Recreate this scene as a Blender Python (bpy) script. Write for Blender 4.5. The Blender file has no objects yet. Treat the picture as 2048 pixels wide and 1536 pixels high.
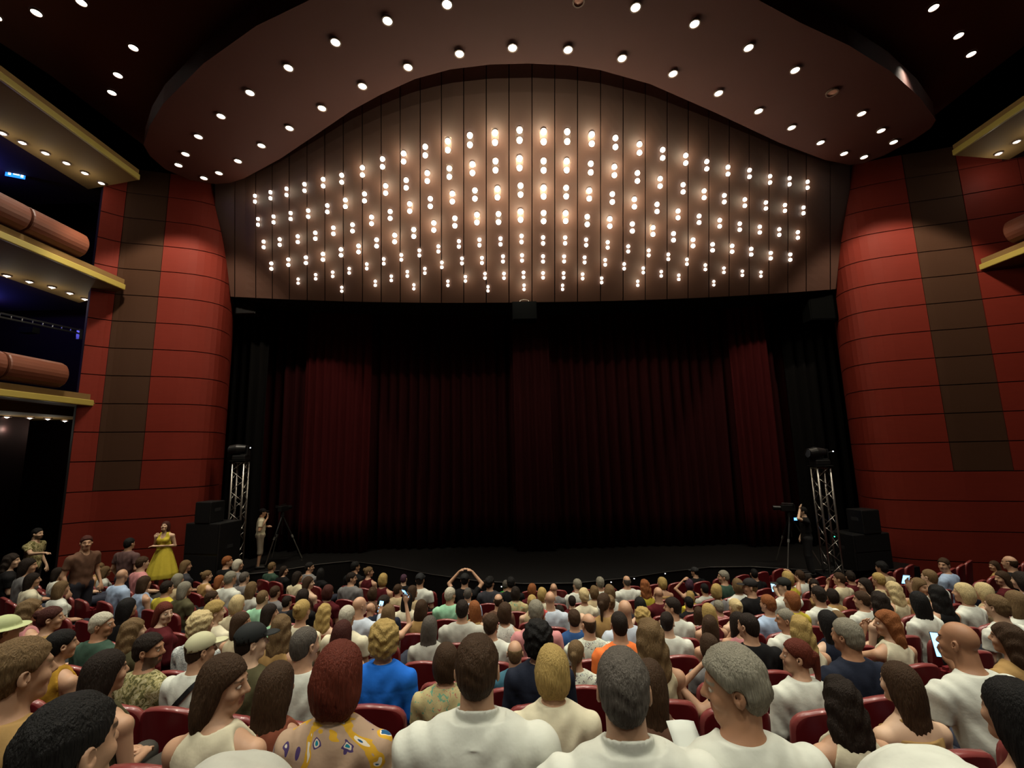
import bpy, bmesh, math, random
import numpy as np
from mathutils import Matrix, Vector, Euler

random.seed(7)
rng = np.random.RandomState(7)
scene = bpy.context.scene
COL = scene.collection
# ------------------------------------------------------------------ camera
F_PX, CX, CY, CAMZ = 900.0, 1024.0, 768.0, 4.2
PITCH, ROLL = math.radians(8.6), math.radians(1.3)
cam_data = bpy.data.cameras.new('camera')
cam = bpy.data.objects.new('camera', cam_data)
COL.objects.link(cam)
cam_data.sensor_width = 36.0
cam_data.lens = F_PX / 2048 * 36.0
cam_data.clip_start = 0.05
cam_data.clip_end = 200
RM = Matrix.Rotation(math.radians(90) + PITCH, 3, 'X') @ Matrix.Rotation(-ROLL, 3, 'Z')
cam.matrix_world = Matrix.Translation((0, 0, CAMZ)) @ RM.to_4x4()
scene.camera = cam
# ------------------------------------------------------------------ world, exposure
world = bpy.data.worlds.new('world')
scene.world = world
world.use_nodes = True
world.node_tree.nodes['Background'].inputs[0].default_value = (0.9, 0.75, 0.68, 1)
world.node_tree.nodes['Background'].inputs[1].default_value = 0.022
scene.view_settings.view_transform = 'Standard'
scene.view_settings.look = 'None'
scene.view_settings.gamma = 1
scene.view_settings.use_curve_mapping = False
scene.view_settings.exposure = 0.0
scene.cycles.use_denoising = True
scene.cycles.max_bounces = 5
scene.cycles.diffuse_bounces = 3
scene.cycles.glossy_bounces = 2
scene.cycles.use_light_tree = True
# house light strengths
K_HOUSE, K_PILLAR, K_PANEL, K_RING = 3.0, 0.55, 1.1, 1.3


def ray(px, py):
    v = RM @ Vector(((px - CX) / F_PX, -(py - CY) / F_PX, -1.0))
    return v


def atY(px, py, Y):
    v = ray(px, py)
    return Vector((0, 0, CAMZ)) + v * (Y / v.y)


def atZ(px, py, Z):
    v = ray(px, py)
    return Vector((0, 0, CAMZ)) + v * ((Z - CAMZ) / v.z)


def proj(p):
    q = RM.transposed() @ (Vector(p) - Vector((0, 0, CAMZ)))
    return CX - q.x / q.z * F_PX, CY + q.y / q.z * F_PX


def spot(name, loc, target, power, angle, blend, color=(1, 1, 1), radius=0.1):
    d = bpy.data.lights.new(name, 'SPOT')
    d.energy = power
    d.spot_size = math.radians(angle)
    d.spot_blend = blend
    d.color = color
    d.shadow_soft_size = radius
    o = bpy.data.objects.new(name, d)
    COL.objects.link(o)
    o.location = loc
    o.rotation_euler = (Vector(target) - Vector(loc)).to_track_quat('-Z', 'Y').to_euler()
    return o


WARM = (1.0, 0.955, 0.80)
# house downlights over the stalls, beyond the top edge of the picture
for hx in (-9, -4.5, 0, 4.5, 9):
    for hy in (-5, -1.0, 3.0, 6.6):
        yy = hy + abs(hx) * 0.28
        spot('house_lamp', (hx, yy, 12.6), (hx * 0.95, yy + 0.6, 0), 330 * K_HOUSE, 82, 0.8, WARM, 0.3)

# ------------------------------------------------------------------ materials
MATS = {}


def lin(h):
    h = h.lstrip('#')
    r = []
    for i in (0, 2, 4):
        c = int(h[i:i + 2], 16) / 255
        r.append(c / 12.92 if c <= 0.04045 else ((c + 0.055) / 1.055) ** 2.4)
    return (*r, 1)


def mat(name, hexc, rough=0.7, metal=0.0, noise=None, spec=0.3, emit=0, sheen=0.0, bump=0.0, coat=0.0):
    """noise = (scale, amount, (sx,sy,sz)) varies the colour; bump = relief from the same noise"""
    if name in MATS:
        return MATS[name]
    m = bpy.data.materials.new(name)
    MATS[name] = m
    m.use_nodes = True
    nt = m.node_tree
    b = nt.nodes['Principled BSDF']
    c = lin(hexc)
    b.inputs['Base Color'].default_value = c
    b.inputs['Roughness'].default_value = rough
    b.inputs['Metallic'].default_value = metal
    b.inputs['Specular IOR Level'].default_value = spec
    b.inputs['Sheen Weight'].default_value = sheen
    b.inputs['Coat Weight'].default_value = coat
    if emit:
        b.inputs['Emission Color'].default_value = c
        b.inputs['Emission Strength'].default_value = emit
    if noise:
        tc = nt.nodes.new('ShaderNodeTexCoord')
        mp = nt.nodes.new('ShaderNodeMapping')
        mp.inputs['Scale'].default_value = noise[2] if len(noise) > 2 else (1, 1, 1)
        nz = nt.nodes.new('ShaderNodeTexNoise')
        nz.inputs['Scale'].default_value = noise[0]
        nz.inputs['Detail'].default_value = 3
        mx = nt.nodes.new('ShaderNodeMix')
        mx.data_type = 'RGBA'
        a = noise[1]
        mx.inputs[6].default_value = tuple(x * (1 - a) for x in c[:3]) + (1,)
        mx.inputs[7].default_value = tuple(min(1, x * (1 + a)) for x in c[:3]) + (1,)
        nt.links.new(tc.outputs['Object'], mp.inputs[0])
        nt.links.new(mp.outputs[0], nz.inputs['Vector'])
        nt.links.new(nz.outputs[0], mx.inputs[0])
        nt.links.new(mx.outputs[2], b.inputs['Base Color'])
        if bump:
            bp = nt.nodes.new('ShaderNodeBump')
            bp.inputs['Strength'].default_value = bump
            bp.inputs['Distance'].default_value = 0.01
            nt.links.new(nz.outputs[0], bp.inputs['Height'])
            nt.links.new(bp.outputs[0], b.inputs['Normal'])
    return m


def hairmat(col):
    hx = HAIRC[col]
    n = 'hair_' + col
    if n in MATS:
        return MATS[n]
    m = mat(n, hx, 0.68, 0, (16, 0.6, (12, 12, 1.4)), 0.2, 0, 0, 0.9)
    return m


def emis(name, hexc, strength):
    m = mat(name, hexc, 0.5, emit=strength)
    m.cycles.emission_sampling = 'NONE'
    return m


# ------------------------------------------------------------------ object helpers
def link(name, data, parent=None, loc=None, rz=None):
    o = bpy.data.objects.new(name, data)
    COL.objects.link(o)
    if parent is not None:
        o.parent = parent
    if loc is not None:
        o.location = loc
    if rz is not None:
        o.rotation_euler = (0, 0, rz)
    return o


def tag(o, label=None, cat=None, group=None, kind=None):
    if label:
        o['label'] = label
    if cat:
        o['category'] = cat
    if group:
        o['group'] = group
    if kind:
        o['kind'] = kind
    return o


def empty(name, loc=(0, 0, 0), rz=0.0):
    o = link(name, None, None, loc, rz)
    o.empty_display_size = 0.1
    return o


def mesh_np(name, v, f, mats=(), smooth=True):
    """v (n,3), f (m,4) or (m,3) int arrays"""
    me = bpy.data.meshes.new(name)
    v = np.asarray(v, dtype=np.float32)
    f = np.asarray(f, dtype=np.int32)
    k = f.shape[1]
    me.vertices.add(len(v))
    me.vertices.foreach_set('co', v.ravel())
    me.loops.add(f.size)
    me.loops.foreach_set('vertex_index', f.ravel())
    me.polygons.add(len(f))
    me.polygons.foreach_set('loop_start', np.arange(0, f.size, k, dtype=np.int32))
    me.polygons.foreach_set('loop_total', np.full(len(f), k, dtype=np.int32))
    me.polygons.foreach_set('use_smooth', np.full(len(f), smooth))
    me.update(calc_edges=True)
    me.validate()
    for m in mats:
        me.materials.append(m)
    return me


class MB:
    """collects simple solids, builds one mesh"""
    def __init__(s):
        s.v, s.f = [], []

    def add(s, vs, fs):
        n = len(s.v)
        s.v += [tuple(x) for x in vs]
        s.f += [tuple(i + n for i in f) for f in fs]
        return s

    def box(s, c, size, M=None, taper=1.0):
        x, y, z = [a / 2 for a in size]
        vs = []
        for sz in (-1, 1):
            t = taper if sz > 0 else 1
            for sx, sy in ((-1, -1), (1, -1), (1, 1), (-1, 1)):
                p = Vector((sx * x * t, sy * y * t, sz * z))
                if M is not None:
                    p = M @ p
                vs.append(p + Vector(c))
        return s.add(vs, [(3, 2, 1, 0), (4, 5, 6, 7), (0, 1, 5, 4), (1, 2, 6, 5), (2, 3, 7, 6), (3, 0, 4, 7)])

    def tube(s, a, b, ra, rb=None, n=8):
        a, b = Vector(a), Vector(b)
        rb = ra if rb is None else rb
        q = (b - a).to_track_quat('Z', 'Y').to_matrix()
        vs = []
        for p, r in ((a, ra), (b, rb)):
            for i in range(n):
                t = 2 * math.pi * i / n
                vs.append(p + q @ Vector((math.cos(t) * r, math.sin(t) * r, 0)))
        fs = [(i, (i + 1) % n, n + (i + 1) % n, n + i) for i in range(n)]
        fs += [tuple(range(n - 1, -1, -1)), tuple(range(n, 2 * n))]
        return s.add(vs, fs)

    def prism(s, pts, z0, z1):
        n = len(pts)
        vs = [(p[0], p[1], z0) for p in pts] + [(p[0], p[1], z1) for p in pts]
        fs = [(i, (i + 1) % n, n + (i + 1) % n, n + i) for i in range(n)]
        fs += [tuple(range(n - 1, -1, -1)), tuple(range(n, 2 * n))]
        return s.add(vs, fs)

    def grid(s, rows):
        """rows of points -> sheet"""
        n = len(rows[0])
        fs = []
        for i in range(len(rows) - 1):
            for j in range(n - 1):
                fs.append((i * n + j, i * n + j + 1, (i + 1) * n + j + 1, (i + 1) * n + j))
        return s.add([p for r in rows for p in r], fs)

    def mesh(s, name, m=None, smooth=False):
        me = bpy.data.meshes.new(name)
        me.from_pydata([tuple(p) for p in s.v], [], s.f)
        bm = bmesh.new()
        bm.from_mesh(me)
        bmesh.ops.recalc_face_normals(bm, faces=bm.faces)
        bm.to_mesh(me)
        bm.free()
        if m:
            me.materials.append(m)
        if smooth:
            me.polygons.foreach_set('use_smooth', [True] * len(me.polygons))
        return me

    def build(s, name, m=None, parent=None, smooth=False, bevel=0, solid=0, loc=None, rz=None):
        o = link(name, s.mesh(name, m, smooth), parent, loc, rz)
        if solid:
            md = o.modifiers.new('thickness', 'SOLIDIFY')
            md.thickness = solid
            md.offset = 0
        if bevel:
            md = o.modifiers.new('bevel', 'BEVEL')
            md.width = bevel
            md.segments = 2
            md.limit_method = 'ANGLE'
        return o


def struct(o):
    o['kind'] = 'structure'
    return o


# ------------------------------------------------------------------ implicit surfaces
class Field:
    def __init__(s, xs, ys, zs):
        s.xs, s.ys, s.zs = [np.asarray(a, dtype=np.float32) for a in (xs, ys, zs)]
        s.V = np.full((len(xs), len(ys), len(zs)), 0.5, dtype=np.float32)
        s.h = float(max(xs[1] - xs[0], ys[1] - ys[0]))

    def sub(s, c, R):
        sl = []
        for a, q in zip((s.xs, s.ys, s.zs), c):
            i0 = int(np.searchsorted(a, q - R))
            i1 = int(np.searchsorted(a, q + R))
            sl.append(slice(max(0, i0 - 1), min(len(a), i1 + 1)))
        X, Y, Z = np.meshgrid(s.xs[sl[0]], s.ys[sl[1]], s.zs[sl[2]], indexing='ij', sparse=True)
        return tuple(sl), X, Y, Z

    def comb(s, sl, d, k, mode):
        v = s.V[sl]
        if v.size == 0:
            return
        if mode == 'u':
            if k > 0:
                hh = np.clip(0.5 + 0.5 * (v - d) / k, 0, 1)
                s.V[sl] = v * (1 - hh) + d * hh - k * hh * (1 - hh)
            else:
                s.V[sl] = np.minimum(v, d)
        else:
            d = -d
            if k > 0:
                hh = np.clip(0.5 - 0.5 * (v - d) / k, 0, 1)
                s.V[sl] = v * (1 - hh) + d * hh + k * hh * (1 - hh)
            else:
                s.V[sl] = np.maximum(v, d)

    def ell(s, c, r, k=0.02, M=None, mode='u', disp=None):
        mr = max(r)
        sl, X, Y, Z = s.sub(c, mr + k * 1.5 + 3 * s.h)
        x, y, z = X - c[0], Y - c[1], Z - c[2]
        if M is not None:
            x, y, z = (M[0][0] * x + M[1][0] * y + M[2][0] * z,
                       M[0][1] * x + M[1][1] * y + M[2][1] * z,
                       M[0][2] * x + M[1][2] * y + M[2][2] * z)
        k0 = np.sqrt((x / r[0]) ** 2 + (y / r[1]) ** 2 + (z / r[2]) ** 2)
        k1 = np.sqrt((x / r[0] ** 2) ** 2 + (y / r[1] ** 2) ** 2 + (z / r[2] ** 2) ** 2)
        d = k0 * (k0 - 1) / np.maximum(k1, 1e-4)
        d = np.where(k0 < 0.3, -min(r) * 0.6, d)
        if disp is not None:
            d = d + disp(X, Y, Z)
        s.comb(sl, d, k, mode)
        return s

    def cap(s, a, b, ra, rb=None, k=0.02, mode='u', disp=None):
        rb = ra if rb is None else rb
        a, b = np.array(a, dtype=float), np.array(b, dtype=float)
        ab = b - a
        L = float(np.linalg.norm(ab))
        c = (a + b) / 2
        sl, X, Y, Z = s.sub(c, L / 2 + max(ra, rb) + k * 1.5 + 3 * s.h)
        x, y, z = X - a[0], Y - a[1], Z - a[2]
        t = np.clip((x * ab[0] + y * ab[1] + z * ab[2]) / max(L * L, 1e-9), 0, 1)
        d = np.sqrt((x - ab[0] * t) ** 2 + (y - ab[1] * t) ** 2 + (z - ab[2] * t) ** 2) - (ra + (rb - ra) * t)
        if disp is not None:
            d = d + disp(X, Y, Z)
        s.comb(sl, d, k, mode)
        return s

    def cut(s, fn, k=0.0):
        """keep where fn(x,y,z) < 0"""
        X, Y, Z = np.meshgrid(s.xs, s.ys, s.zs, indexing='ij', sparse=True)
        s.V = np.maximum(s.V, fn(X, Y, Z).astype(np.float32))
        return s

    def disp(s, fn):
        X, Y, Z = np.meshgrid(s.xs, s.ys, s.zs, indexing='ij', sparse=True)
        s.V = s.V + fn(X, Y, Z).astype(np.float32)
        return s

    def mesh(s):
        V = s.V
        V[0] = V[-1] = 0.5
        V[:, 0] = V[:, -1] = 0.5
        V[:, :, 0] = V[:, :, -1] = 0.5
        S = V < 0
        c = S[:-1].astype(np.int8) + S[1:]
        c = c[:, :-1] + c[:, 1:]
        c = c[:, :, :-1] + c[:, :, 1:]
        act = (c > 0) & (c < 8)
        ci = np.argwhere(act)
        idx = np.full(act.shape, -1, dtype=np.int32)
        idx[act] = np.arange(len(ci))
        pos = np.zeros((len(ci), 3), dtype=np.float32)
        cnt = np.zeros(len(ci), dtype=np.float32)
        cor = [(i, j, k) for i in (0, 1) for j in (0, 1) for k in (0, 1)]
        val = {q: V[ci[:, 0] + q[0], ci[:, 1] + q[1], ci[:, 2] + q[2]] for q in cor}
        for q in cor:
            for ax in range(3):
                if q[ax] == 0:
                    r = list(q)
                    r[ax] = 1
                    r = tuple(r)
                    fa, fb = val[q], val[r]
                    cr = (fa < 0) != (fb < 0)
                    t = np.where(cr, fa / np.where(fa == fb, 1, fa - fb), 0)
                    for a in range(3):
                        pos[:, a] += np.where(cr, q[a] + (t if a == ax else 0), 0)
                    cnt += cr
        pos /= np.maximum(cnt, 1)[:, None]
        out = np.empty_like(pos)
        for a, arr in enumerate((s.xs, s.ys, s.zs)):
            i = ci[:, a]
            out[:, a] = arr[i] + pos[:, a] * (arr[i + 1] - arr[i])
        quads = []
        D = S[:-1] != S[1:]
        e = np.argwhere(D[:, 1:-1, 1:-1]) + [0, 1, 1]
        i, j, k = e.T
        q = np.stack([idx[i, j - 1, k - 1], idx[i, j, k - 1], idx[i, j, k], idx[i, j - 1, k]], 1)
        fl = ~S[i, j, k]
        q[fl] = q[fl][:, ::-1]
        quads.append(q)
        D = S[:, :-1] != S[:, 1:]
        e = np.argwhere(D[1:-1, :, 1:-1]) + [1, 0, 1]
        i, j, k = e.T
        q = np.stack([idx[i - 1, j, k - 1], idx[i - 1, j, k], idx[i, j, k], idx[i, j, k - 1]], 1)
        fl = ~S[i, j, k]
        q[fl] = q[fl][:, ::-1]
        quads.append(q)
        D = S[:, :, :-1] != S[:, :, 1:]
        e = np.argwhere(D[1:-1, 1:-1, :]) + [1, 1, 0]
        i, j, k = e.T
        q = np.stack([idx[i - 1, j - 1, k], idx[i, j - 1, k], idx[i, j, k], idx[i - 1, j, k]], 1)
        fl = ~S[i, j, k]
        q[fl] = q[fl][:, ::-1]
        quads.append(q)
        f = np.concatenate(quads)
        f = f[(f >= 0).all(1)]
        return out, f

ORDN = 'leftmost second third fourth fifth sixth seventh eighth ninth tenth eleventh twelfth thirteenth fourteenth fifteenth sixteenth seventeenth eighteenth nineteenth twentieth'.split()
ORDN += ['twenty-first', 'twenty-second', 'twenty-third', 'twenty-fourth', 'twenty-fifth', 'twenty-sixth', 'twenty-seventh', 'twenty-eighth', 'twenty-ninth', 'thirtieth'] + ['thirty-' + q for q in 'first second third fourth fifth sixth seventh eighth ninth'.split()] + ['fortieth'] * 9

# ================================================================== THE HALL
M_RED = mat('red_panel', '#68231a', 0.6, 0, (3, 0.10, (1, 1, 6)), 0.1, bump=0.05)
M_BROWN = mat('brown_acoustic_panel', '#3b2416', 0.8, 0, (160, 0.25), 0.2, bump=0.3)
M_SEAM = mat('dark_joint', '#210807', 0.9)
M_CEIL = mat('dark_red_ceiling', '#41201a', 0.75, 0, (1.2, 0.08), 0.2)
M_CEIL2 = mat('brown_ceiling', '#5c382d', 0.8, 0, (1.2, 0.08), 0.2)
M_BLACK = mat('black_paint', '#0b0a0a', 0.85, 0, None, 0.2)
M_WALL = mat('dark_wall', '#1d0a09', 0.85, 0, (2, 0.1), 0.2)
M_TAN = mat('balcony_soffit', '#6c5431', 0.8, 0, (2, 0.05), 0.2)
M_EDGE = mat('balcony_edge', '#94843f', 0.45, 0, None, 0.5)
M_ORANGE = mat('balcony_front', '#5f3322', 0.5, 0, (4, 0.06), 0.4)
M_STAGE = mat('stage_black_floor', '#0b0a0a', 0.55, 0, (8, 0.3), 0.3)
M_LAMP = emis('lamp_glow', '#fff4e6', 14)
M_LAMPW = emis('small_lamp_glow', '#ffeed8', 8)
M_RIM = mat('lamp_rim', '#6b5a50', 0.4, 0.3)
ZS = 1.04                     # stage floor
CXW, CYW, R0 = 0.30, 25.8, 16.0   # centre of the seating arcs, radius of the front row
ROWP, ROWH = 0.9, 0.225


def tier_z(k):
    return max(0.25 + 0.17 * k, ROWH * k) if k >= 0 else 0.25


def arcpt(r, a, z=0):
    return (CXW + r * math.sin(a), CYW - r * math.cos(a), z)


# floor: curved terraces
mb = MB()
NA = 40
for k in range(-2, 14):
    r1, r2 = R0 + ROWP * k - 0.28, R0 + ROWP * (k + 1) - 0.28
    z0, z1 = -0.4, tier_z(k)
    if k == -2:
        r1 = 13.2
    n = NA
    vs, fs = [], []
    for i in range(n + 1):
        a = -1.02 + 2.04 * i / n
        for r, z in ((r1, z0), (r1, z1), (r2, z1), (r2, z0)):
            vs.append(arcpt(r, a, z))
    for i in range(n):
        for j in range(4):
            p, q = i * 4 + j, i * 4 + (j + 1) % 4
            fs.append((p, q, q + 4, p + 4))
    fs += [(0, 1, 2, 3), (n * 4 + 3, n * 4 + 2, n * 4 + 1, n * 4)]
    mb.add(vs, fs)
M_CARPET = mat('dark_red_carpet', '#2a0d0c', 0.95, 0, (60, 0.3))
struct(mb.build('floor', M_CARPET))

# stage: black platform with a bowed apron
edge_px = [(340, 1153), (400, 1153), (470, 1151), (560, 1141), (640, 1128), (700, 1122), (770, 1131), (860, 1148), (950, 1161), (1047, 1167), (1150, 1166),
           (1250, 1156), (1330, 1144), (1420, 1134), (1500, 1133), (1600, 1139), (1700, 1141), (1790, 1139)]
edge = [atZ(x, y, ZS) for x, y in edge_px]
pts = [(-9.6, 21.5)] + [(-9.6, edge[0].y + .4)] + [(p.x, p.y) for p in edge] + [(10.4, edge[-1].y + .2), (10.4, 21.5)]
pts = pts[::-1]
stage = struct(MB().prism(pts, -0.3, ZS).build('floor_stage', M_STAGE))
mb = MB()
for a, b in zip(edge[:-1], edge[1:]):
    mb.tube((a.x, a.y - 0.01, ZS), (b.x, b.y - 0.01, ZS), 0.011, n=6)
struct(mb.build('trim_stage_edge', mat('stage_edge_metal', '#4a4744', 0.4, 0.6), None))
# small marker lamps along the apron edge
MKL = ['leftmost', 'second from left', 'middle', 'third from right', 'rightmost', 'low']
for i, (x, y) in enumerate([(762, 1126), (789, 1134), (1222, 1164), (1268, 1157), (1330, 1147), (1003, 1173)]):
    p = atY(x, y, atZ(x, max(y, 1118), ZS - .03).y - 0.03)
    o = MB().box((0, 0, 0), (0.05, 0.02, 0.035)).build('marker_lamp', mat('lamp_housing', '#222222', 0.5), None, loc=p)
    MB().box((0, -0.014, 0), (0.028, 0.012, 0.02)).build('lamp_face', emis('marker_glow', '#ffffff', 1.3), o)
    tag(o, 'tiny white marker light, %s, on the curved front edge of the black stage' % MKL[i], 'light', 'marker lights on the stage edge')

# back and side enclosures
struct(MB().box((0.3, 21.6, 6), (40, 0.3, 14)).build('wall_back', M_BLACK))
struct(MB().box((-18.0, 5, 7), (0.3, 34, 16)).build('wall_left', M_WALL))
struct(MB().box((18.6, 5, 7), (0.3, 34, 16)).build('wall_right', M_WALL))
struct(MB().box((0.3, -9.0, 8), (37, 0.3, 18)).build('wall_rear', M_WALL))

# ---------------- the two curved red towers beside the stage
def tower(name, plan, sub, zlist, brown_from, side):
    """plan: (u at horizon, Y); sub: list of (i0,i1,'red'/'brown') spans of the plan"""
    P = []
    for u, Y in plan:
        p = atY(u, 905 + (1024 - u) * 0.0227, Y)
        P.append(Vector((p.x, Y, 0)))
    # smooth resample by Catmull-Rom, keeping span ends
    def cr(i, t):
        p0, p1, p2, p3 = P[max(i - 1, 0)], P[i], P[min(i + 1, len(P) - 1)], P[min(i + 2, len(P) - 1)]
        return 0.5 * ((2 * p1) + (p2 - p0) * t + (2 * p0 - 5 * p1 + 4 * p2 - p3) * t * t + (3 * p1 - p0 - 3 * p2 + p3) * t ** 3)
    core = MB()
    line = [cr(i, t / 4) for i in range(len(P) - 1) for t in range(4)] + [P[-1]]
    def offs(ln, d):
        out = []
        for i, p in enumerate(ln):
            t = (ln[min(i + 1, len(ln) - 1)] - ln[max(i - 1, 0)]).normalized()
            nrm = Vector((t.y, -t.x, 0)) * (1 if side < 0 else -1)
            out.append(p + nrm * d)
        return out
    back = [Vector((p.x, p.y, 0)) for p in offs(line, -0.5)]
    root = struct(MB().prism([(p.x, p.y) for p in line] + [(p.x, p.y) for p in back[::-1]], -0.3, zlist[-1]).build(name, M_SEAM))
    for zi in range(len(zlist) - 1):
        z0, z1 = zlist[zi] + 0.012, zlist[zi + 1] - 0.012
        spans = sub if zlist[zi] >= brown_from - 0.1 else [(sub[0][0], sub[-1][1], 'red')]
        for i0, i1, c in spans:
            ln = [cr(i, t / 4) for i in range(i0, i1) for t in range(4)] + [P[i1]]
            a = offs(ln, 0.035 if c == 'red' else 0.02)
            b = offs(ln, 0.0)
            # pull the ends in for the joint
            for q in (a, b):
                q[0] = q[0] + (q[1] - q[0]).normalized() * 0.008
                q[-1] = q[-1] + (q[-2] - q[-1]).normalized() * 0.008
            mb = MB()
            rows = [[(p.x, p.y, z0) for p in b], [(p.x, p.y, z0) for p in a], [(p.x, p.y, z1) for p in a], [(p.x, p.y, z1) for p in b]]
            mb.grid(rows)
            n = len(ln)
            mb.f += [(0, n, 2 * n, 3 * n), (n - 1, 4 * n - 1, 3 * n - 1, 2 * n - 1)]
            o = mb.build('panel', M_RED if c == 'red' else M_BROWN, root)
            if c == 'brown':
                o['label'] = 'dull brown perforated panel'
    return root


zl = [-0.36 + 0.76 * n for n in range(0, 18)]
zl[0] = 0.0
tower('wall_left_tower', [(139, 11.55), (192, 11.9), (240, 12.05), (285, 12.2), (360, 12.5), (412, 12.95), (437, 13.6), (444, 14.4), (446, 15.4)],
      [(0, 1, 'red'), (1, 3, 'brown'), (3, 8, 'red')], zl, 3.44, -1)
tower('wall_right_tower', [(2290, 10.9), (2150, 11.3), (2016, 11.75), (1950, 11.95), (1897, 12.1), (1795, 12.5), (1742, 12.95), (1714, 13.6), (1706, 14.4), (1704, 15.4)],
      [(0, 1, 'red'), (1, 2, 'red'), (2, 4, 'brown'), (4, 9, 'red')], zl, 3.44, 1)

# ---------------- ceilings
ZR = CAMZ + 8.0               # the arched canopy
ZC = CAMZ + 9.0               # main ceiling
outer = [(287, 290), (300, 250), (326, 208), (407, 127), (512, 52), (640, -10), (780, -60), (1060, -110), (1340, -80), (1480, -20), (1600, 45), (1698, 91), (1782, 143), (1840, 195), (1872, 240)]
inner = [(488, 357), (560, 318), (640, 264), (700, 223), (760, 190), (830, 158), (900, 139), (980, 129), (1060, 127), (1140, 131), (1200, 140), (1300, 168), (1430, 225), (1500, 258), (1560, 286), (1650, 320), (1700, 330)]
lcurl = [(460, 366), (430, 368), (380, 360), (330, 338), (300, 312)]
rcurl = [(1725, 327), (1770, 310), (1830, 278), (1862, 256)]
O3 = [atZ(x, y, ZR) for x, y in outer]
I3 = [atZ(x, y, ZR) for x, y in inner]
L3 = [atZ(x, y, ZR) for x, y in lcurl]
R3 = [atZ(x, y, ZR) for x, y in rcurl]
poly = O3 + R3[::-1] + I3[::-1] + L3
canopy = struct(MB().prism([(p.x, p.y) for p in poly], ZR, ZR + 0.5).build('ceiling_canopy', M_CEIL))
# main ceiling behind and round it, with straight edges along both balconies
lc = [atZ(x, y, ZC) for x, y in ((-60, 45), (0, 85), (100, 150), (200, 226), (290, 292))]
rcx = [atZ(x, y, ZC) for x, y in ((1868, 232), (1940, 175), (2048, 92), (2110, 45))]
poly = [Vector((lc[0].x, -8, 0))] + lc + [Vector((lc[-1].x, 21, 0)), Vector((rcx[0].x, 21, 0))] + rcx + [Vector((rcx[-1].x, -8, 0))]
ceiling = struct(MB().prism([(p.x, p.y) for p in poly], ZC, ZC + 0.4).build('ceiling', M_CEIL2))
struct(MB().box((0, 5, ZC + 2.2), (40, 40, 0.3)).build('ceiling_void', M_BLACK))

# stage reflector: curved, panelled, rising from the stage opening to the canopy
def ix(px):
    """canopy inner edge: pixel height and depth at pixel column"""
    q = inner
    if px <= q[0][0]:
        return q[0][1] + (q[0][0] - px) * 0.05, I3[0].y
    for i in range(len(q) - 1):
        if px <= q[i + 1][0]:
            t = (px - q[i][0]) / (q[i + 1][0] - q[i][0])
            return q[i][1] + t * (q[i + 1][1] - q[i][1]), I3[i].y + t * (I3[i + 1].y - I3[i].y)
    return q[-1][1] + (px - q[-1][0]) * 0.05, I3[-1].y


def vbot(px):
    t = (px - 1060) / 630
    return 604 - 24 * t * t - 0.018 * (px - 1060) + (8 if px > 1060 else 0) * t


def refl(px, py):
    v0, Y0 = ix(px)
    vb = vbot(px)
    t = max(0.0, min(1.0, (py - v0) / (vb - v0)))
    e = Y0 + 0.25
    Yb = 13.35
    t = t ** 1.15
    # the ends turn back towards the towers
    side = max(0, abs(px - 1068) - 560) / 90
    return atY(px, py, e + (max(Yb, e + .2) - e) * t + 0.35 * side * side)


top_l = [(512, 398), (543, 391), (575, 384), (611, 375), (648, 365), (685, 357), (726, 342), (766, 325), (808, 314), (851, 301), (896, 290), (940, 279), (990, 274),
         (1039, 269), (1087, 272), (1134, 272), (1183, 277), (1230, 284), (1278, 296), (1324, 307), (1370, 318), (1412, 330), (1454, 341), (1497, 347), (1538, 359), (1577, 363), (1613, 370)]
# pixel columns of light pairs as seen in the photograph: rows of (x, y)
rows_px = [top_l]
rows_px.append([(518, 444), (549, 439), (583, 432), (618, 427), (656, 417), (692, 406), (730, 394), (772, 378), (813, 367), (855, 353), (899, 344), (945, 336), (991, 330),
                (1039, 325), (1087, 330), (1133, 330), (1181, 335), (1228, 341), (1274, 353), (1319, 364), (1365, 376), (1407, 388), (1447, 397), (1488, 405), (1530, 411), (1568, 416), (1605, 421)])
rows_px.append([(529, 489), (561, 484), (597, 478), (632, 471), (668, 461), (706, 455), (744, 440), (781, 429), (820, 414), (861, 404), (905, 394), (950, 388), (995, 385),
                (1041, 379), (1087, 383), (1132, 383), (1178, 388), (1224, 395), (1268, 405), (1313, 415), (1355, 428), (1397, 438), (1438, 446), (1478, 453), (1518, 459), (1557, 464), (1594, 470)])
rows_px.append([(544, 532), (578, 524), (613, 520), (647, 513), (683, 504), (718, 497), (754, 485), (790, 476), (828, 465), (868, 452), (910, 443), (954, 436), (997, 435),
                (1041, 430), (1087, 433), (1131, 433), (1174, 440), (1219, 444), (1264, 454), (1305, 461), (1346, 473), (1385, 485), (1424, 494), (1463, 497), (1501, 503), (1540, 511), (1579, 514)])
rows_px.append([(597, 562), (632, 553), (666, 548), (699, 541), (734, 532), (768, 522), (803, 514), (839, 505), (877, 497), (918, 487), (959, 484), (1001, 482),
                (1043, 477), (1086, 480), (1130, 480), (1172, 484), (1215, 489), (1256, 497), (1297, 505), (1336, 513), (1373, 523), (1410, 534), (1447, 540), (1484, 546), (1521, 548)])
rows_px.append([(684, 578), (751, 566), (783, 556), (815, 547), (850, 541), (884, 529), (924, 521), (964, 520), (1006, 517),
                (1044, 515), (1086, 517), (1128, 517), (1169, 519), (1210, 524), (1248, 532), (1286, 540), (1322, 547), (1357, 554)])
rows_px.append([(828, 573), (896, 566), (931, 557), (970, 551), (1008, 551), (1047, 549), (1086, 550), (1127, 550), (1165, 552), (1203, 560), (1275, 566), (1427, 566)])
rows_px.append([(976, 577), (1048, 574), (1125, 574)])
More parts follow.
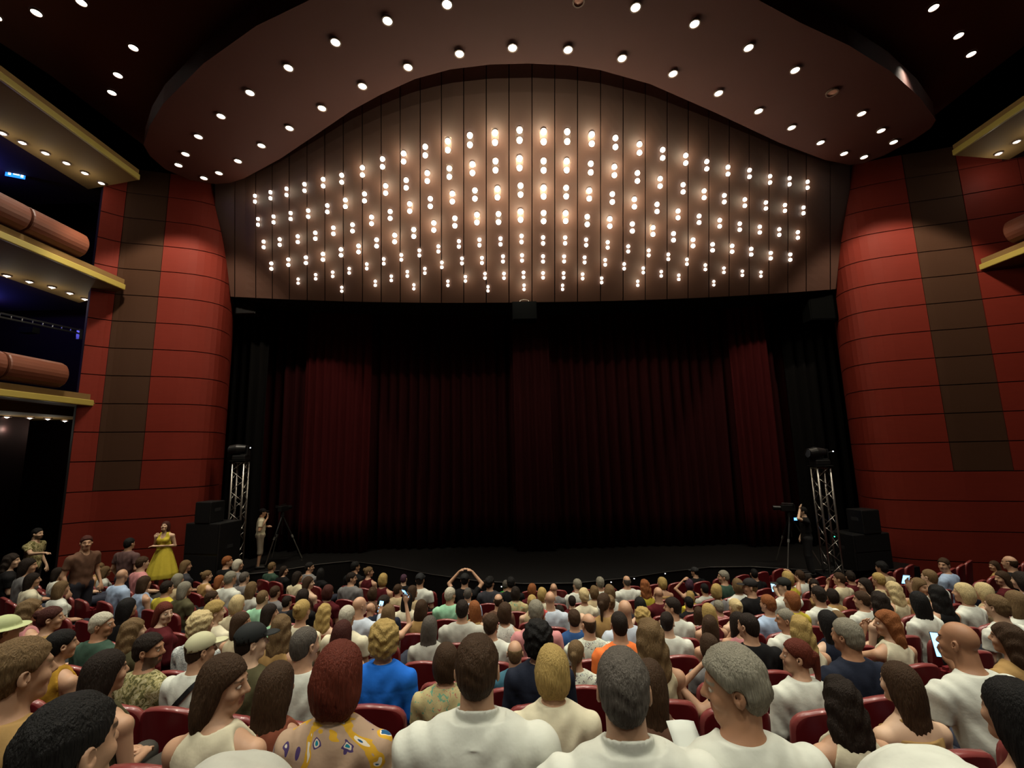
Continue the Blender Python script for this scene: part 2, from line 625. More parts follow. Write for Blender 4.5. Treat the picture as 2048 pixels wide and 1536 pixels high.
col_x = [430, 470] + [(a[0] + b[0]) / 2 for a, b in zip(rows_px[2][:-1], rows_px[2][1:])] + [1612, 1660, 1700]
col_x.insert(2, 512)
rback = None
mb = MB()
grid = []
for px in np.linspace(418, 1712, 60):
    v0, _ = ix(px)
    vb = vbot(px)
    grid.append([refl(px, v0 - 30 + (vb - v0 + 30) * i / 14) + Vector((0, 0.06, 0.05)) for i in range(15)])
mb.grid(grid)
reflector = struct(mb.build('ceiling_reflector', M_BLACK, solid=0.05, smooth=True))
M_REFL = mat('reflector_panel', '#4b332a', 0.6, 0, (1.5, 0.08), 0.4)
for a, b in zip(col_x[:-1], col_x[1:]):
    mb = MB()
    rws = []
    for i in range(19):
        row = []
        for px in (a + 0.9, (a + b) / 2, b - 0.9):
            v0, _ = ix(px)
            vb = vbot(px)
            py = v0 - 28 + (vb - v0 + 28) * i / 18
            # columns splay outwards towards the bottom rows as in the photograph
            row.append(refl(px, py))
        rws.append(row)
    mb.grid(rws)
    mb.build('panel', M_REFL, reflector, smooth=False, solid=0.02)
# dark void above the stage opening, behind the reflector's foot
mb = MB()
for a, b in zip(np.linspace(418, 1700, 30)[:-1], np.linspace(418, 1700, 30)[1:]):
    p, q = refl(a, vbot(a)), refl(b, vbot(b))
    mb.grid([[p + Vector((0, .02, 0)), q + Vector((0, .02, 0))], [p + Vector((0, 1.6, 0.1)), q + Vector((0, 1.6, 0.1))], [p + Vector((0, 1.7, 4)), q + Vector((0, 1.7, 4))]])
struct(mb.build('ceiling_stage_header', M_BLACK, solid=0.03))

# downlights: ring + glowing lamp
def disc_mesh(name, r, n, z, m, dome=0.0):
    mb = MB()
    vs = [(0, 0, z - dome)] + [(r * math.cos(2 * math.pi * i / n), r * math.sin(2 * math.pi * i / n), z) for i in range(n)]
    fs = [(0, (i % n) + 1, ((i + 1) % n) + 1) for i in range(n)]
    return mb.add(vs, fs).mesh(name, m)


def ring_mesh(name, r0, r1, hgt, n, m):
    mb = MB()
    vs = []
    for r, z in ((r0, 0.0), (r0, -hgt), (r1, -hgt), (r1, 0.0)):
        vs += [(r * math.cos(2 * math.pi * i / n), r * math.sin(2 * math.pi * i / n), z) for i in range(n)]
    fs = []
    for j in range(3):
        fs += [(j * n + i, j * n + (i + 1) % n, (j + 1) * n + (i + 1) % n, (j + 1) * n + i) for i in range(n)]
    return mb.add(vs, fs).mesh(name, m)


RINGM = ring_mesh('downlight', 0.085, 0.11, 0.03, 14, M_RIM)
LAMPM = disc_mesh('lamp', 0.085, 14, -0.012, M_LAMP, 0.02)
RING_S = ring_mesh('small_downlight', 0.045, 0.06, 0.02, 10, M_RIM)
LAMP_S = disc_mesh('small_lamp', 0.045, 10, -0.01, M_LAMPW, 0.03)


def downlight(p, label, group, small=False, scale=1.0, lampm=None):
    o = link('downlight', RING_S if small else RINGM, None, p)
    o.scale = (scale,) * 3
    link('lamp', lampm or (LAMP_S if small else LAMPM), o)
    tag(o, label, 'light', group)
    return o


oring = [(371, 307), (397, 272), (442, 231), (500, 184), (577, 134), (671, 83), (775, 40), (894, 7), (1271, 13), (1389, 46), (1497, 94), (1590, 139), (1723, 226), (1762, 260), (1787, 283)]
iring = [(357, 329), (408, 355), (438, 345), (476, 321), (523, 290), (579, 255), (644, 215), (725, 171), (816, 133), (919, 106), (1025, 94), (1136, 98), (1244, 115), (1346, 146), (1437, 185), (1517, 221), (1583, 254), (1641, 284), (1688, 306), (1728, 313)]
for i, (x, y) in enumerate(oring):
    p = atZ(x, y, ZR - 0.005)
    downlight(p, '%s round downlight from left in the outer arc of the canopy' % ORDN[i].replace('leftmost', 'first'), 'downlights in the outer arc of the canopy')
for i, (x, y) in enumerate(sorted(iring)):
    p = atZ(x, y, ZR - 0.005)
    downlight(p, '%s round downlight from left in the inner arc of the canopy' % ORDN[i].replace('leftmost', 'first'), 'downlights in the inner arc of the canopy')
for i, (x, y) in enumerate(oring + iring):
    if i % 2 == 0 and 560 < x < 1560:
        p = atZ(x, y, ZR - 0.08)
        spot('canopy_lamp', p, (p.x * 1.0, p.y - 0.4, 0), 420 * K_RING, 70, 0.9, WARM, 0.12)
p = atZ(1664, 184, ZR - 0.005)
o = link('downlight', RINGM, None, p)
o.scale = (1.2,) * 3
link('lamp', disc_mesh('unlit_lamp', 0.085, 14, -0.01, mat('unlit_lamp', '#b08070', 0.4), 0.01), o)
tag(o, 'unlit pale round fitting among the lit downlights at right of the canopy', 'light')
p = atZ(1157, 2, ZR - 0.005)
o = link('downlight', RINGM, None, p)
link('lamp', bpy.data.meshes['unlit_lamp'], o)
tag(o, 'unlit grey round fitting at the middle of the outer arc of downlights', 'light')
for i, (x, y) in enumerate(((-8, 32), (73, 24), (163, 3), (224, 184), (236, 149), (267, 94))):
    downlight(atZ(x, y, ZC - 0.005), '%s round downlight from left in the dark ceiling above the left balconies' % ORDN[i].replace('leftmost', 'first'), 'downlights in the left side ceiling')
for i, (x, y) in enumerate(((1867, 14), (1917, 70), (1942, 107))):
    downlight(atZ(x, y, ZC - 0.005), '%s downlight in the dark ceiling above the right balconies' % ('upper', 'middle', 'lower')[i], 'downlights in the right side ceiling')

PAIRM = MB()
for s in (-1, 1):
    PAIRM.tube((0, s * 0.08, 0.02), (0, s * 0.08, -0.02), 0.06, n=10)
PAIRM.box((0, 0, -0.002), (0.13, 0.30, 0.012))
PAIR = PAIRM.mesh('twin_downlight', M_RIM)
BULB = MB()
n = 10
vs = [(0, 0, -0.075)] + [(0.045 * math.cos(2 * math.pi * i / n), 0.045 * math.sin(2 * math.pi * i / n), -0.055) for i in range(n)] + \
    [(0.05 * math.cos(2 * math.pi * i / n), 0.05 * math.sin(2 * math.pi * i / n), -0.015) for i in range(n)]
BULB.add(vs, [(0, 1 + i, 1 + (i + 1) % n) for i in range(n)] + [(1 + i, 11 + i, 11 + (i + 1) % n, 1 + (i + 1) % n) for i in range(n)])
BULBM = BULB.mesh('lamp_bulb', emis('bulb_glow', '#fff3e0', 16))
rown = ['top', 'second', 'third', 'fourth', 'fifth', 'sixth', 'seventh', 'lowest']
ln = 0
for ri, row in enumerate(rows_px):
    for j, (x, y) in enumerate(row):
        p = refl(x, y)
        a, b = refl(x, y - 11), refl(x, y + 11)
        ty = (b - a).normalized()
        c, d = refl(x - 8, y), refl(x + 8, y)
        tx = (d - c).normalized()
        nz = tx.cross(ty).normalized()
        if nz.z < 0:
            nz = -nz
        tx = ty.cross(nz).normalized()
        R = Matrix((tx, ty, nz)).transposed()
        o = link('twin_downlight', PAIR)
        o.matrix_world = Matrix.Translation(p) @ R.to_4x4() @ Matrix.Scale((1.25 if ri < 4 else 0.95 - 0.07 * (ri - 4)) * max(0.8, 1.15 - abs(x - 1060) / 1400), 4)
        for s in (-1, 1):
            link('lamp', BULBM, o, (0, s * 0.08, 0))
        tag(o, '%s lamp pair from left in the %s row of the reflector above the stage' % (ORDN[j].replace('leftmost', 'first'), rown[ri]), 'light', 'lamp pairs in the %s row of the reflector' % rown[ri])
        if (ri + j) % 2 == 0:
            d = bpy.data.lights.new('reflector_lamp', 'POINT')
            cen = max(0.16, 1.2 - abs(x - 1060) / 480) * (1.2 if ri < 4 else 0.35)
            d.energy = 15 * K_PANEL * cen
            d.shadow_soft_size = 0.05
            d.color = (1.0, 0.86, 0.58)
            l = bpy.data.objects.new('reflector_lamp', d)
            COL.objects.link(l)
            l.location = p - nz * 0.30
        ln += 1

# uplit rounded caps where the reflector meets the towers, and spots on the towers
for nm, tx_, ty_ in (('left', 380, 700), ('right', 1775, 700)):
    pt = atY(tx_, 640, 12.7)
    s = -1 if nm == 'left' else 1
    spot('tower_lamp', (pt.x - s * 0.9, 9.3, ZR - 0.15), (pt.x, 12.7, pt.z - 2.2), 2300 * K_PILLAR, 72, 0.22, (1.0, 0.84, 0.62), 0.2)

# ---------------- side balconies
BWID = {1: 5.0, 2: 2.1, 3: 1.7}


def balcony(name, side, n, H, tip, back, edgeX, lights, parapet, lab):
    Z = CAMZ + H
    T = atZ(*tip, Z)
    Bk = atZ(*back, Z - 0.0)
    sgn = -1 if side == 'left' else 1
    root = empty(name, (T.x, T.y, Z))
    root['kind'] = 'structure'
    Xw = T.x + sgn * BWID[n]
    yb_ = max(Bk.y, T.y)
    pts = [(T.x, T.y), (T.x, -6), (Xw, -6), (Xw, yb_)]
    if sgn > 0:
        pts = pts[::-1]
    mb = MB().prism([(a - T.x, b - T.y) for a, b in pts], 0, 0.30)
    mb.build('slab', M_TAN, root)
    a0, a1 = sorted((Xw - T.x, sgn * 17.9 - T.x))
    MB().box(((a0 + a1) / 2, (-6 + yb_ + 0.8) / 2 - T.y, 0.20), (a1 - a0, yb_ + 0.8 + 6, 0.25)).build('inner_slab', M_WALL, root)
    if n == 1:
        c0, c1 = sorted((sgn * 1.1, sgn * 4.9))
        MB().box(((c0 + c1) / 2, (-6 + 13.4) / 2 - T.y, -0.10), (c1 - c0, 19.4, 0.20)).build('soffit_drop', M_TAN, root)
    # pale metal nosing along the open edge, tapering to the tip
    nb = MB()
    nb.box((-sgn * 0.02, (-6 - T.y) / 2, 0.07), (0.07, abs(-6 - T.y), 0.16))
    nb.build('edge_trim', M_EDGE, root, bevel=0.02)
    for li, (x, y) in enumerate(lights):
        p = atZ(x, y, Z - (0.005 if n > 1 else 0.205))
        o = downlight(p, '%s small downlight from left under the %s' % (ORDN[li].replace('leftmost', 'first'), lab), 'downlights under the %s' % lab, True, 1.6)
        if li % 2 == 0:
            d = bpy.data.lights.new('soffit_fill', 'POINT')  # floating fill added below the downlights to brighten the soffit
            d.energy = 6
            d.color = WARM
            d.shadow_soft_size = .05
            l = bpy.data.objects.new('soffit_fill', d)
            COL.objects.link(l)
            l.location = p - Vector((0, 0, .35))
    if parapet:
        (x0, yt), (x1, yb) = parapet      # end of the parapet: x, top y and bottom y
        E = atY(x1, yb, T.y)
        # depth where the parapet stops: on the edge line X = T.x
        r_ = ray(x1, yb)
        Ye = T.x * r_.y / r_.x
        L = 1.35
        y = Ye
        while y > -5:
            mb = MB()
            prof = [(sgn * 0.02, 0.36)] + [(-sgn * (0.02 + 0.17 * math.sin(math.pi * q / 8) ** 0.7), 0.36 + 0.62 * q / 8) for q in range(1, 8)] + [(sgn * 0.02, 0.98), (sgn * 0.16, 0.98), (sgn * 0.16, 0.36)]
            rows = []
            for yy in (y - 0.015, y - L + 0.015):
                rows.append([(T.x * 0 + a, yy - T.y, b - 0.0) for a, b in prof])
            mb.grid(rows)
            m_ = len(prof)
            mb.f += [tuple(range(m_)), tuple(range(2 * m_ - 1, m_ - 1, -1)), (0, m_ - 1, 2 * m_ - 1, m_)]
            mb.build('parapet_panel', M_ORANGE, root, smooth=False, bevel=0.04)
            y -= L
    return root


balcony('balcony', 'left', 1, 1.45, (221, 816), (128, 843), 0, [(14, 832), (60, 834), (96, 836), (130, 840)], ((0, 730), (120, 796)), 'lower left balcony')
balcony('balcony', 'left', 2, 4.62, (247, 580), (148, 606), 0, [(14, 550), (59, 562), (104, 573), (140, 585), (170, 597)], ((0, 440), (160, 543)), 'middle left balcony')
balcony('balcony', 'left', 3, 7.55, (276, 360), (200, 378), 0, [(5, 265), (45, 284), (91, 305), (133, 325), (170, 345), (203, 365)], None, 'upper left balcony')
balcony('balcony', 'right', 1, 1.45, (1977, 816), (2090, 838), 0, [], None, 'lower right balcony')
balcony('balcony', 'right', 2, 4.62, (1937, 550), (2030, 574), 0, [(2037, 563), (2080, 552)], ((0, 0), (2026, 506)), 'middle right balcony')
balcony('balcony', 'right', 3, 7.55, (1909, 311), (1990, 320), 0, [(1997, 306), (2033, 282), (2075, 255)], None, 'upper right balcony')
# fill walls closing the galleries at the tower ends
struct(MB().box((-14.7, 14.6, 6), (7.5, 0.3, 13)).build('wall_left_end', M_WALL))
struct(MB().box((15.2, 13.9, 6), (7.5, 0.3, 13)).build('wall_right_end', M_WALL))
struct(MB().box((-13.6, 3, 2.6), (0.3, 19, 5.8)).build('wall_left_stalls', M_WALL))
struct(MB().box((13.9, 3, 2.6), (0.3, 19, 5.8)).build('wall_right_stalls', M_WALL))

# ================================================================== PEOPLE
HAIRC = dict(d='#241b15', k='#151312', b='#3d2b1c', a='#42201a', l='#6b5539', y='#a98f56', Y='#c6b284', r='#5a2619', o='#85502c', g='#827d6e', w='#bab4a2', s='#57514a', p='#4a3140')
HNAME = dict(d='dark brown', k='black', b='brown', a='dark auburn', l='light brown', y='blond', Y='pale blond', r='red', o='ginger', g='grey', w='white', s='greying dark', p='purple-tinted')
TOPC = dict(white='#c9cbc0', black='#141314', navy='#1d2230', blue='#1f66c8', denim='#2c4c7c', teal='#3d6677', lightblue='#9fb2cc', paleblue='#b4bdc9', green='#2c8a3e', mint='#93c4a2',
            darkgreen='#33483c', grey='#6f6d6c', palegrey='#aaa99f', beige='#b3a07c', cream='#c4b999', maroon='#4a1318', yellow='#b9a83a', mustard='#a87f2a', orange='#e0743a', pink='#bb7f80',
            lilac='#8f7ca0', brown='#5e4436', mauve='#5c4644', rust='#7c4634', tan='#a08050', olive='#4f4b34', darkgrey='#333338', ivory='#cfc8ae',
            camo='#8a8158', floral='#c5c9b8', bold='#a98d74', lace='#c9c9be', print='#b0a478', check='#9aa09c')
TNAME = dict(lightblue='light blue', paleblue='pale blue', darkgreen='dark green', palegrey='pale grey', denim='blue', darkgrey='dark grey', camo='leaf-patterned', floral='palm-print white',
             bold='multicoloured patterned', lace='white lace', print='small-print', check='grey checked', mint='mint green')
SKINC = {1: '#b78f73', 2: '#a5795c', 3: '#c9a78c', 4: '#7a5542'}


def skin_mat(n, hc, beard, lips=True):
    nm = 'skin_%d_%s_%d' % (n, hc, beard)
    if nm in MATS:
        return MATS[nm]
    m = mat(nm, SKINC[n], 0.5, 0, None, 0.35)
    nt = m.node_tree
    b = nt.nodes['Principled BSDF']
    b.inputs['Subsurface Weight'].default_value = 0.0
    at = nt.nodes.new('ShaderNodeAttribute')
    at.attribute_name = 'face'
    sp = nt.nodes.new('ShaderNodeSeparateColor')
    nt.links.new(at.outputs['Color'], sp.inputs[0])
    prev = None
    base = lin(SKINC[n])
    for i, col in enumerate((lin('#7d3a33'), lin(HAIRC[hc]), lin(HAIRC[hc]))):
        if i == 2 and not beard:
            continue
        mx = nt.nodes.new('ShaderNodeMix')
        mx.data_type = 'RGBA'
        if prev is None:
            mx.inputs[6].default_value = base
        else:
            nt.links.new(prev, mx.inputs[6])
        mx.inputs[7].default_value = col
        nt.links.new(sp.outputs[i], mx.inputs[0])
        prev = mx.outputs[2]
    nt.links.new(prev, b.inputs['Base Color'])
    return m


def cloth_mat(t):
    nm = 'cloth_' + t
    if nm in MATS:
        return MATS[nm]
    c = TOPC[t]
    m = mat(nm, c, 0.85, 0, (14, 0.10, (1, 1, 1)), 0.15, 0, 0.0, 0.5)
    nt = m.node_tree
    b = nt.nodes['Principled BSDF']

    def layer(colors, scale, kind, lo, hi, feature='F1'):
        tc = nt.nodes.new('ShaderNodeTexCoord')
        tx = nt.nodes.new('ShaderNodeTexVoronoi' if kind == 'v' else 'ShaderNodeTexNoise')
        tx.inputs['Scale'].default_value = scale
        if kind == 'v':
            tx.feature = feature
        else:
            tx.inputs['Distortion'].default_value = 1.5
        nt.links.new(tc.outputs['Object'], tx.inputs['Vector'])
        rp = nt.nodes.new('ShaderNodeValToRGB')
        rp.color_ramp.interpolation = 'CONSTANT' if kind != 'v' else 'LINEAR'
        e = rp.color_ramp.elements
        while len(e) > 1:
            e.remove(e[-1])
        e[0].position = 0
        e[0].color = colors[0][1]
        for p, cc in colors[1:]:
            q = e.new(p)
            q.color = cc
        nt.links.new(tx.outputs[0], rp.inputs[0])
        nt.links.new(rp.outputs[0], b.inputs['Base Color'])

    if t == 'camo':
        layer([(0, lin('#5d5a38')), (0.45, lin('#958c60')), (0.55, lin('#b0a884')), (0.65, lin('#6c6844'))], 22, 'n', 0, 1)
    if t == 'floral':
        layer([(0, lin('#c9cdbd')), (0.60, lin('#4b3145')), (0.63, lin('#c9cdbd')), (0.68, lin('#6d8fa0')), (0.70, lin('#c9cdbd'))], 15, 'n', 0, 1)
    if t == 'bold':
        layer([(0, lin('#1f7f92')), (0.36, lin('#cfc5b4')), (0.40, lin('#4a3a66')), (0.44, lin('#a98f78')), (0.58, lin('#c79a2e')), (0.66, lin('#d8cfbf')), (0.69, lin('#23537c'))], 5.5, 'n', 0, 1)
    if t == 'print':
        layer([(0, lin('#6c9a80')), (0.38, lin('#b0a478')), (0.62, lin('#b0a478')), (0.64, lin('#a8695c'))], 26, 'n', 0, 1)
    if t == 'lace':
        layer([(0, lin('#d0d0c6')), (0.60, lin('#7a7a78')), (0.63, lin('#d0d0c6'))], 24, 'n', 0, 1)
    if t == 'check':
        layer([(0, lin('#c0c4c0')), (0.5, lin('#5c6468')), (0.54, lin('#c0c4c0')), (0.62, lin('#6c7478'))], 40, 'n', 0, 1)
    return m


HS = 0.93


def seated(g, arm=None, lean=0.0, wide=1.0):
    w = 0.175 if g == 'f' else 0.2
    w *= wide
    L = lean
    j = dict(g=g, hipz=0.53, pelvis=(0, -0.02, 0.55), belly=(0, -0.03 + L * .3, 0.73), chest=(0, -0.04 + L * .7, 0.90), neck=(0, -0.04 + L, 1.03), head=(0, -0.005 + L * 1.15, 1.20), wide=wide,
             sh=[(-w, -0.045 + L, 0.955), (w, -0.045 + L, 0.955)],
             hip=[(-0.10, 0.0, 0.53), (0.10, 0.0, 0.53)], knee=[(-0.12, 0.42, 0.52), (0.12, 0.42, 0.52)], ank=[(-0.12, 0.40, 0.10), (0.12, 0.40, 0.10)])
    el = [(-w - 0.035, -0.03 + L, 0.73), (w + 0.035, -0.03 + L, 0.73)]
    wr = [(-0.09, 0.19 + L, 0.66), (0.09, 0.19 + L, 0.66)]
    hd = [(0.6, 0.75, -0.1), (-0.6, 0.75, -0.1)]
    if arm == 'phone':       # right forearm raised, phone in front
        el[1], wr[1], hd[1] = (w + 0.05, 0.12, 0.80), (0.15, 0.30, 0.97), (-0.15, 0.35, 0.9)
    if arm == 'phoneup':
        el[1], wr[1], hd[1] = (w + 0.06, 0.13, 1.02), (0.16, 0.20, 1.27), (-0.1, 0.1, 1)
    if arm == 'hair':        # right hand to the head
        el[1], wr[1], hd[1] = (w + 0.13, 0.06, 1.10), (0.12, 0.03, 1.27), (-0.75, -0.1, 0.6)
    if arm == 'hairleft':
        el[0], wr[0], hd[0] = (-w - 0.13, 0.06, 1.10), (-0.12, 0.03, 1.27), (0.75, -0.1, 0.6)
    if arm == 'chin':
        el[0], wr[0], hd[0] = (-w - 0.04, 0.16, 0.86), (-0.10, 0.16, 1.06), (0.3, 0.0, 1)
    if arm == 'rest':        # left arm out along the next seat back
        el[0], wr[0], hd[0] = (-w - 0.22, -0.05, 0.96), (-w - 0.42, 0.10, 0.95), (-0.7, 0.6, -0.2)
    if arm == 'up':          # both hands up
        el = [(-w - 0.12, 0.05, 1.12), (w + 0.12, 0.05, 1.12)]
        wr = [(-0.13, 0.08, 1.33), (0.13, 0.08, 1.33)]
        hd = [(0.8, 0, 0.5), (-0.8, 0, 0.5)]
    j['el'], j['wr'], j['hd'] = el, wr, hd
    return j


def standing(g, arm=None, wide=1.0, lean=0.0):
    w = (0.17 if g == 'f' else 0.195) * wide
    L = lean
    j = dict(g=g, hipz=0.9, pelvis=(0, 0, 0.94), belly=(0, L * .3, 1.12), chest=(0, L * .7, 1.29), neck=(0, L, 1.43), head=(0, 0.03 + L * 1.15, 1.60), wide=wide,
             sh=[(-w, L, 1.365), (w, L, 1.365)], hip=[(-0.09, 0, 0.90), (0.09, 0, 0.90)], knee=[(-0.10, 0.02, 0.50), (0.10, 0.02, 0.50)], ank=[(-0.11, -0.02, 0.09), (0.11, -0.02, 0.09)])
    el = [(-w - 0.06, -0.03 + L, 1.12), (w + 0.06, -0.03 + L, 1.12)]
    wr = [(-w - 0.05, 0.10 + L, 0.90), (w + 0.05, 0.10 + L, 0.90)]
    hd = [(0, 0.3, -1), (0, 0.3, -1)]
    if arm == 'folded':
        wr = [(0.06, 0.21, 1.16), (0.10, 0.20, 1.32)]
        hd = [(1, 0.1, 0.1), (-0.3, 0.1, 0.9)]
    if arm == 'mic':
        wr = [(0.02, 0.22, 1.20), (0.07, 0.16, 1.44)]
        hd = [(1, 0.2, 0.05), (-0.3, 0.1, 0.9)]
    if arm == 'hip':
        el = [(-w - 0.14, -0.04, 1.15), (w + 0.14, -0.04, 1.15)]
        wr = [(-w - 0.0, 0.06, 0.98), (w + 0.0, 0.06, 0.98)]
        hd = [(0.6, 0.5, -0.5), (-0.6, 0.5, -0.5)]
    if arm == 'head':
        el[0], wr[0], hd[0] = (-w - 0.10, 0.20, 1.45), (-0.09, 0.10, 1.66), (0.3, -0.2, 0.9)
    if arm == 'point':
        el[1], wr[1], hd[1] = (w + 0.12, 0.18, 1.24), (w + 0.20, 0.44, 1.26), (0.1, 1, 0)
    j['el'], j['wr'], j['hd'] = el, wr, hd
    return j


def rotz(a):
    c, s = math.cos(a), math.sin(a)
    return np.array([[c, -s, 0], [s, c, 0], [0, 0, 1]])


def headrot(yaw, pitch=0.0):
    """yaw in degrees, positive turns to the sitter's right (+x)"""
    a = math.radians(-yaw)
    p = math.radians(pitch)
    cx, sx = math.cos(p), math.sin(p)
    return rotz(a) @ np.array([[1, 0, 0], [0, cx, -sx], [0, sx, cx]])


def grid_for(j, h, zlo, extra=0.12):
    xs0 = [p[0] for p in j['sh'] + j['el'] + j['wr'] + j['knee']] + [p[0] + 0.16 * d[0] for p, d in zip(j['wr'], j['hd'])]
    ys0 = [p[1] for p in j['sh'] + j['el'] + j['wr'] + j['knee']] + [p[1] + 0.16 * d[1] for p, d in zip(j['wr'], j['hd'])]
    zt = max(j['head'][2] + 0.17, max(p[2] + 0.18 for p in j['wr']))
    xs = np.arange(min(xs0) - extra, max(xs0) + extra, h)
    ys = np.arange(min(min(ys0) - extra, -0.2), max(ys0) + extra, h)
    zmid = j['neck'][2] - 0.45
    zs = np.concatenate([np.arange(zlo, zmid, 0.03), np.arange(zmid, zt, h)])
    return xs, ys, zs


def body_mesh(name, j, h, yaw=0, pitch=0):
    key = ('body', name, round(h, 4), round(yaw), round(pitch))
    if key in MATS:
        return MATS[key]
    F = Field(*grid_for(j, h, 0.0))
    g = j['g']
    wd = j['wide']
    F.ell(j['pelvis'], (0.165 * wd, 0.12, 0.115), 0.02)
    F.ell(j['belly'], (0.14 * wd, 0.10 + (0.02 if wd > 1 else 0), 0.15), 0.06)
    F.ell(j['chest'], ((0.155 if g == 'f' else 0.175) * wd, 0.108, 0.165), 0.06)
    if g == 'f':
        for s in (-1, 1):
            F.ell((s * 0.07, j['chest'][1] + 0.085, j['chest'][2] - 0.02), (0.058, 0.055, 0.06), 0.03)
    nk = np.array(j['neck'])
    for i in (0, 1):
        sh = np.array(j['sh'][i])
        F.cap(nk + [0, -0.01, -0.015], sh + [0, 0, -0.005], 0.044, 0.046, 0.05)
        F.cap(sh, j['el'][i], 0.052 if g == 'm' else 0.044, 0.038 if g == 'm' else 0.033, 0.025)
        F.cap(j['el'][i], j['wr'][i], 0.038 if g == 'm' else 0.033, 0.025 if g == 'm' else 0.021, 0.012)
        hand(F, np.array(j['wr'][i], dtype=float), np.array(j['hd'][i], dtype=float), -1 if i == 0 else 1, h)
        F.cap(j['hip'][i], j['knee'][i], 0.088, 0.058, 0.03)
        F.cap(j['knee'][i], j['ank'][i], 0.056, 0.036, 0.02)
        a = j['ank'][i]
        F.cap((a[0], a[1] - 0.02, a[2] - 0.05), (a[0] * 1.15, a[1] + 0.15, a[2] - 0.06), 0.036, 0.028, 0.02)
    H = np.array(j['head'])
    R = headrot(yaw, pitch)

    def T(p):
        return tuple(H + R @ (np.array(p) * HS))
    def hs(*r):
        return tuple(q * HS for q in r)
    nr = 0.05 if g == 'f' else 0.060
    F.cap(nk + [0, 0, -0.02], T((0, -0.022, -0.045)), nr * 1.08, nr, 0.03)
    jw = 0.0 if g == 'f' else 0.004
    F.ell(T((0, -0.012, 0.035)), hs(0.075, 0.094, 0.088), 0.01, R)
    F.ell(T((0, 0.026, -0.03)), hs(0.060 + jw, 0.062, 0.078), 0.03, R)
    F.cap(T((-0.022 - jw, 0.06, -0.092)), T((0.022 + jw, 0.06, -0.092)), 0.021, None, 0.025)
    F.cap(T((-0.03, 0.074, 0.026)), T((0.03, 0.074, 0.026)), 0.012 + jw, None, 0.018)
    for s in (-1, 1):
        F.ell(T((s * 0.033, 0.098, 0.004)), hs(0.019, 0.018, 0.013), 0.012, R, mode='s')
        F.ell(T((s * 0.042, 0.062, -0.03)), hs(0.022, 0.022, 0.022), 0.02, R)
        if h < 0.012:
            F.ell(T((s * 0.032, 0.073, 0.003)), hs(0.0135, 0.0135, 0.0125), 0.002, R)
        F.ell(T((s * 0.084, -0.012, -0.006)), (max(0.010, h * .8), 0.020, 0.032), 0.006, R)
        F.ell(T((s * 0.087, -0.008, 0.0)), hs(0.006, 0.011, 0.018), 0.004, R, mode='s')
    F.cap(T((0, 0.088, 0.012)), T((0, 0.108, -0.024)), 0.0095, 0.0125, 0.010)
    F.cap(T((-0.012, 0.094, -0.030)), T((0.012, 0.094, -0.030)), 0.009, None, 0.006)
    F.cap(T((-0.018, 0.082, -0.0555)), T((0.018, 0.082, -0.0555)), 0.0085, None, 0.005)
    F.cap(T((-0.015, 0.081, -0.069)), T((0.015, 0.081, -0.069)), 0.0095, None, 0.006)
    v, f = F.mesh()
    me = mesh_np('body', v, f, [None])
    q = (v - H) @ R / HS
    at = me.color_attributes.new('face', 'FLOAT_COLOR', 'POINT')
    c = np.zeros((len(v), 4), dtype=np.float32)
    c[:, 3] = 1
    x, y, z = np.abs(q[:, 0]), q[:, 1], q[:, 2]
    c[:, 0] = ((x < 0.026) & (y > 0.07) & (z < -0.047) & (z > -0.078)) * 0.7
    brow = (x > 0.012) & (x < 0.052) & (y > 0.05) & (np.abs(z - 0.030 + (x - 0.03) * 0.1) < max(0.0055, h * 0.55))
    lash = (x > 0.018) & (x < 0.047) & (y > 0.05) & (np.abs(z - 0.0035) < max(0.006, h * 0.5))
    c[:, 1] = np.maximum(brow * 0.85, lash * 0.75)
    c[:, 2] = ((z < -0.035 - (y - 0.03) * 0.1) & (y > -0.005) & (z > -0.125) & (np.sqrt((q ** 2).sum(1)) < 0.16) & ((x > 0.028) | (z < -0.078) | ((z > -0.052) & (y > 0.04)))) * 0.85
    at.data.foreach_set('color', c.ravel())
    MATS[key] = me
    return me


def hand(F, w, d, s, h):
    d = d / np.linalg.norm(d)
    up = np.array([0, 0, 1.0]) if abs(d[2]) < 0.8 else np.array([0, 1.0, 0])
    sd = np.cross(d, up)
    sd /= np.linalg.norm(sd)
    nr = np.cross(sd, d)
    lo = max(0.0085, h * 0.72)
    F.cap(w + d * 0.02, w + d * 0.07, 0.022, 0.024, 0.012)
    M = np.stack([sd, d, nr], 1)
    F.ell(w + d * 0.055, (0.040, 0.046, 0.017), 0.01, M)
    for i, (o, L) in enumerate(((-0.030, 0.060), (-0.010, 0.072), (0.010, 0.068), (0.029, 0.052))):
        a = w + d * 0.088 + sd * o
        b = a + d * L * 0.55 + sd * o * 0.25 - nr * 0.010
        F.cap(a, b, lo + 0.001, lo, 0.004)
        F.cap(b, b + d * L * 0.35 - nr * 0.022, lo, lo * 0.9, 0.003)
    a = w + d * 0.035 - sd * s * 0.028
    b = a + d * 0.036 - sd * s * 0.028 - nr * 0.008
    F.cap(a, b, lo + 0.003, lo + 0.001, 0.008)
    F.cap(b, b + d * 0.026 - nr * 0.012, lo + 0.001, lo, 0.004)


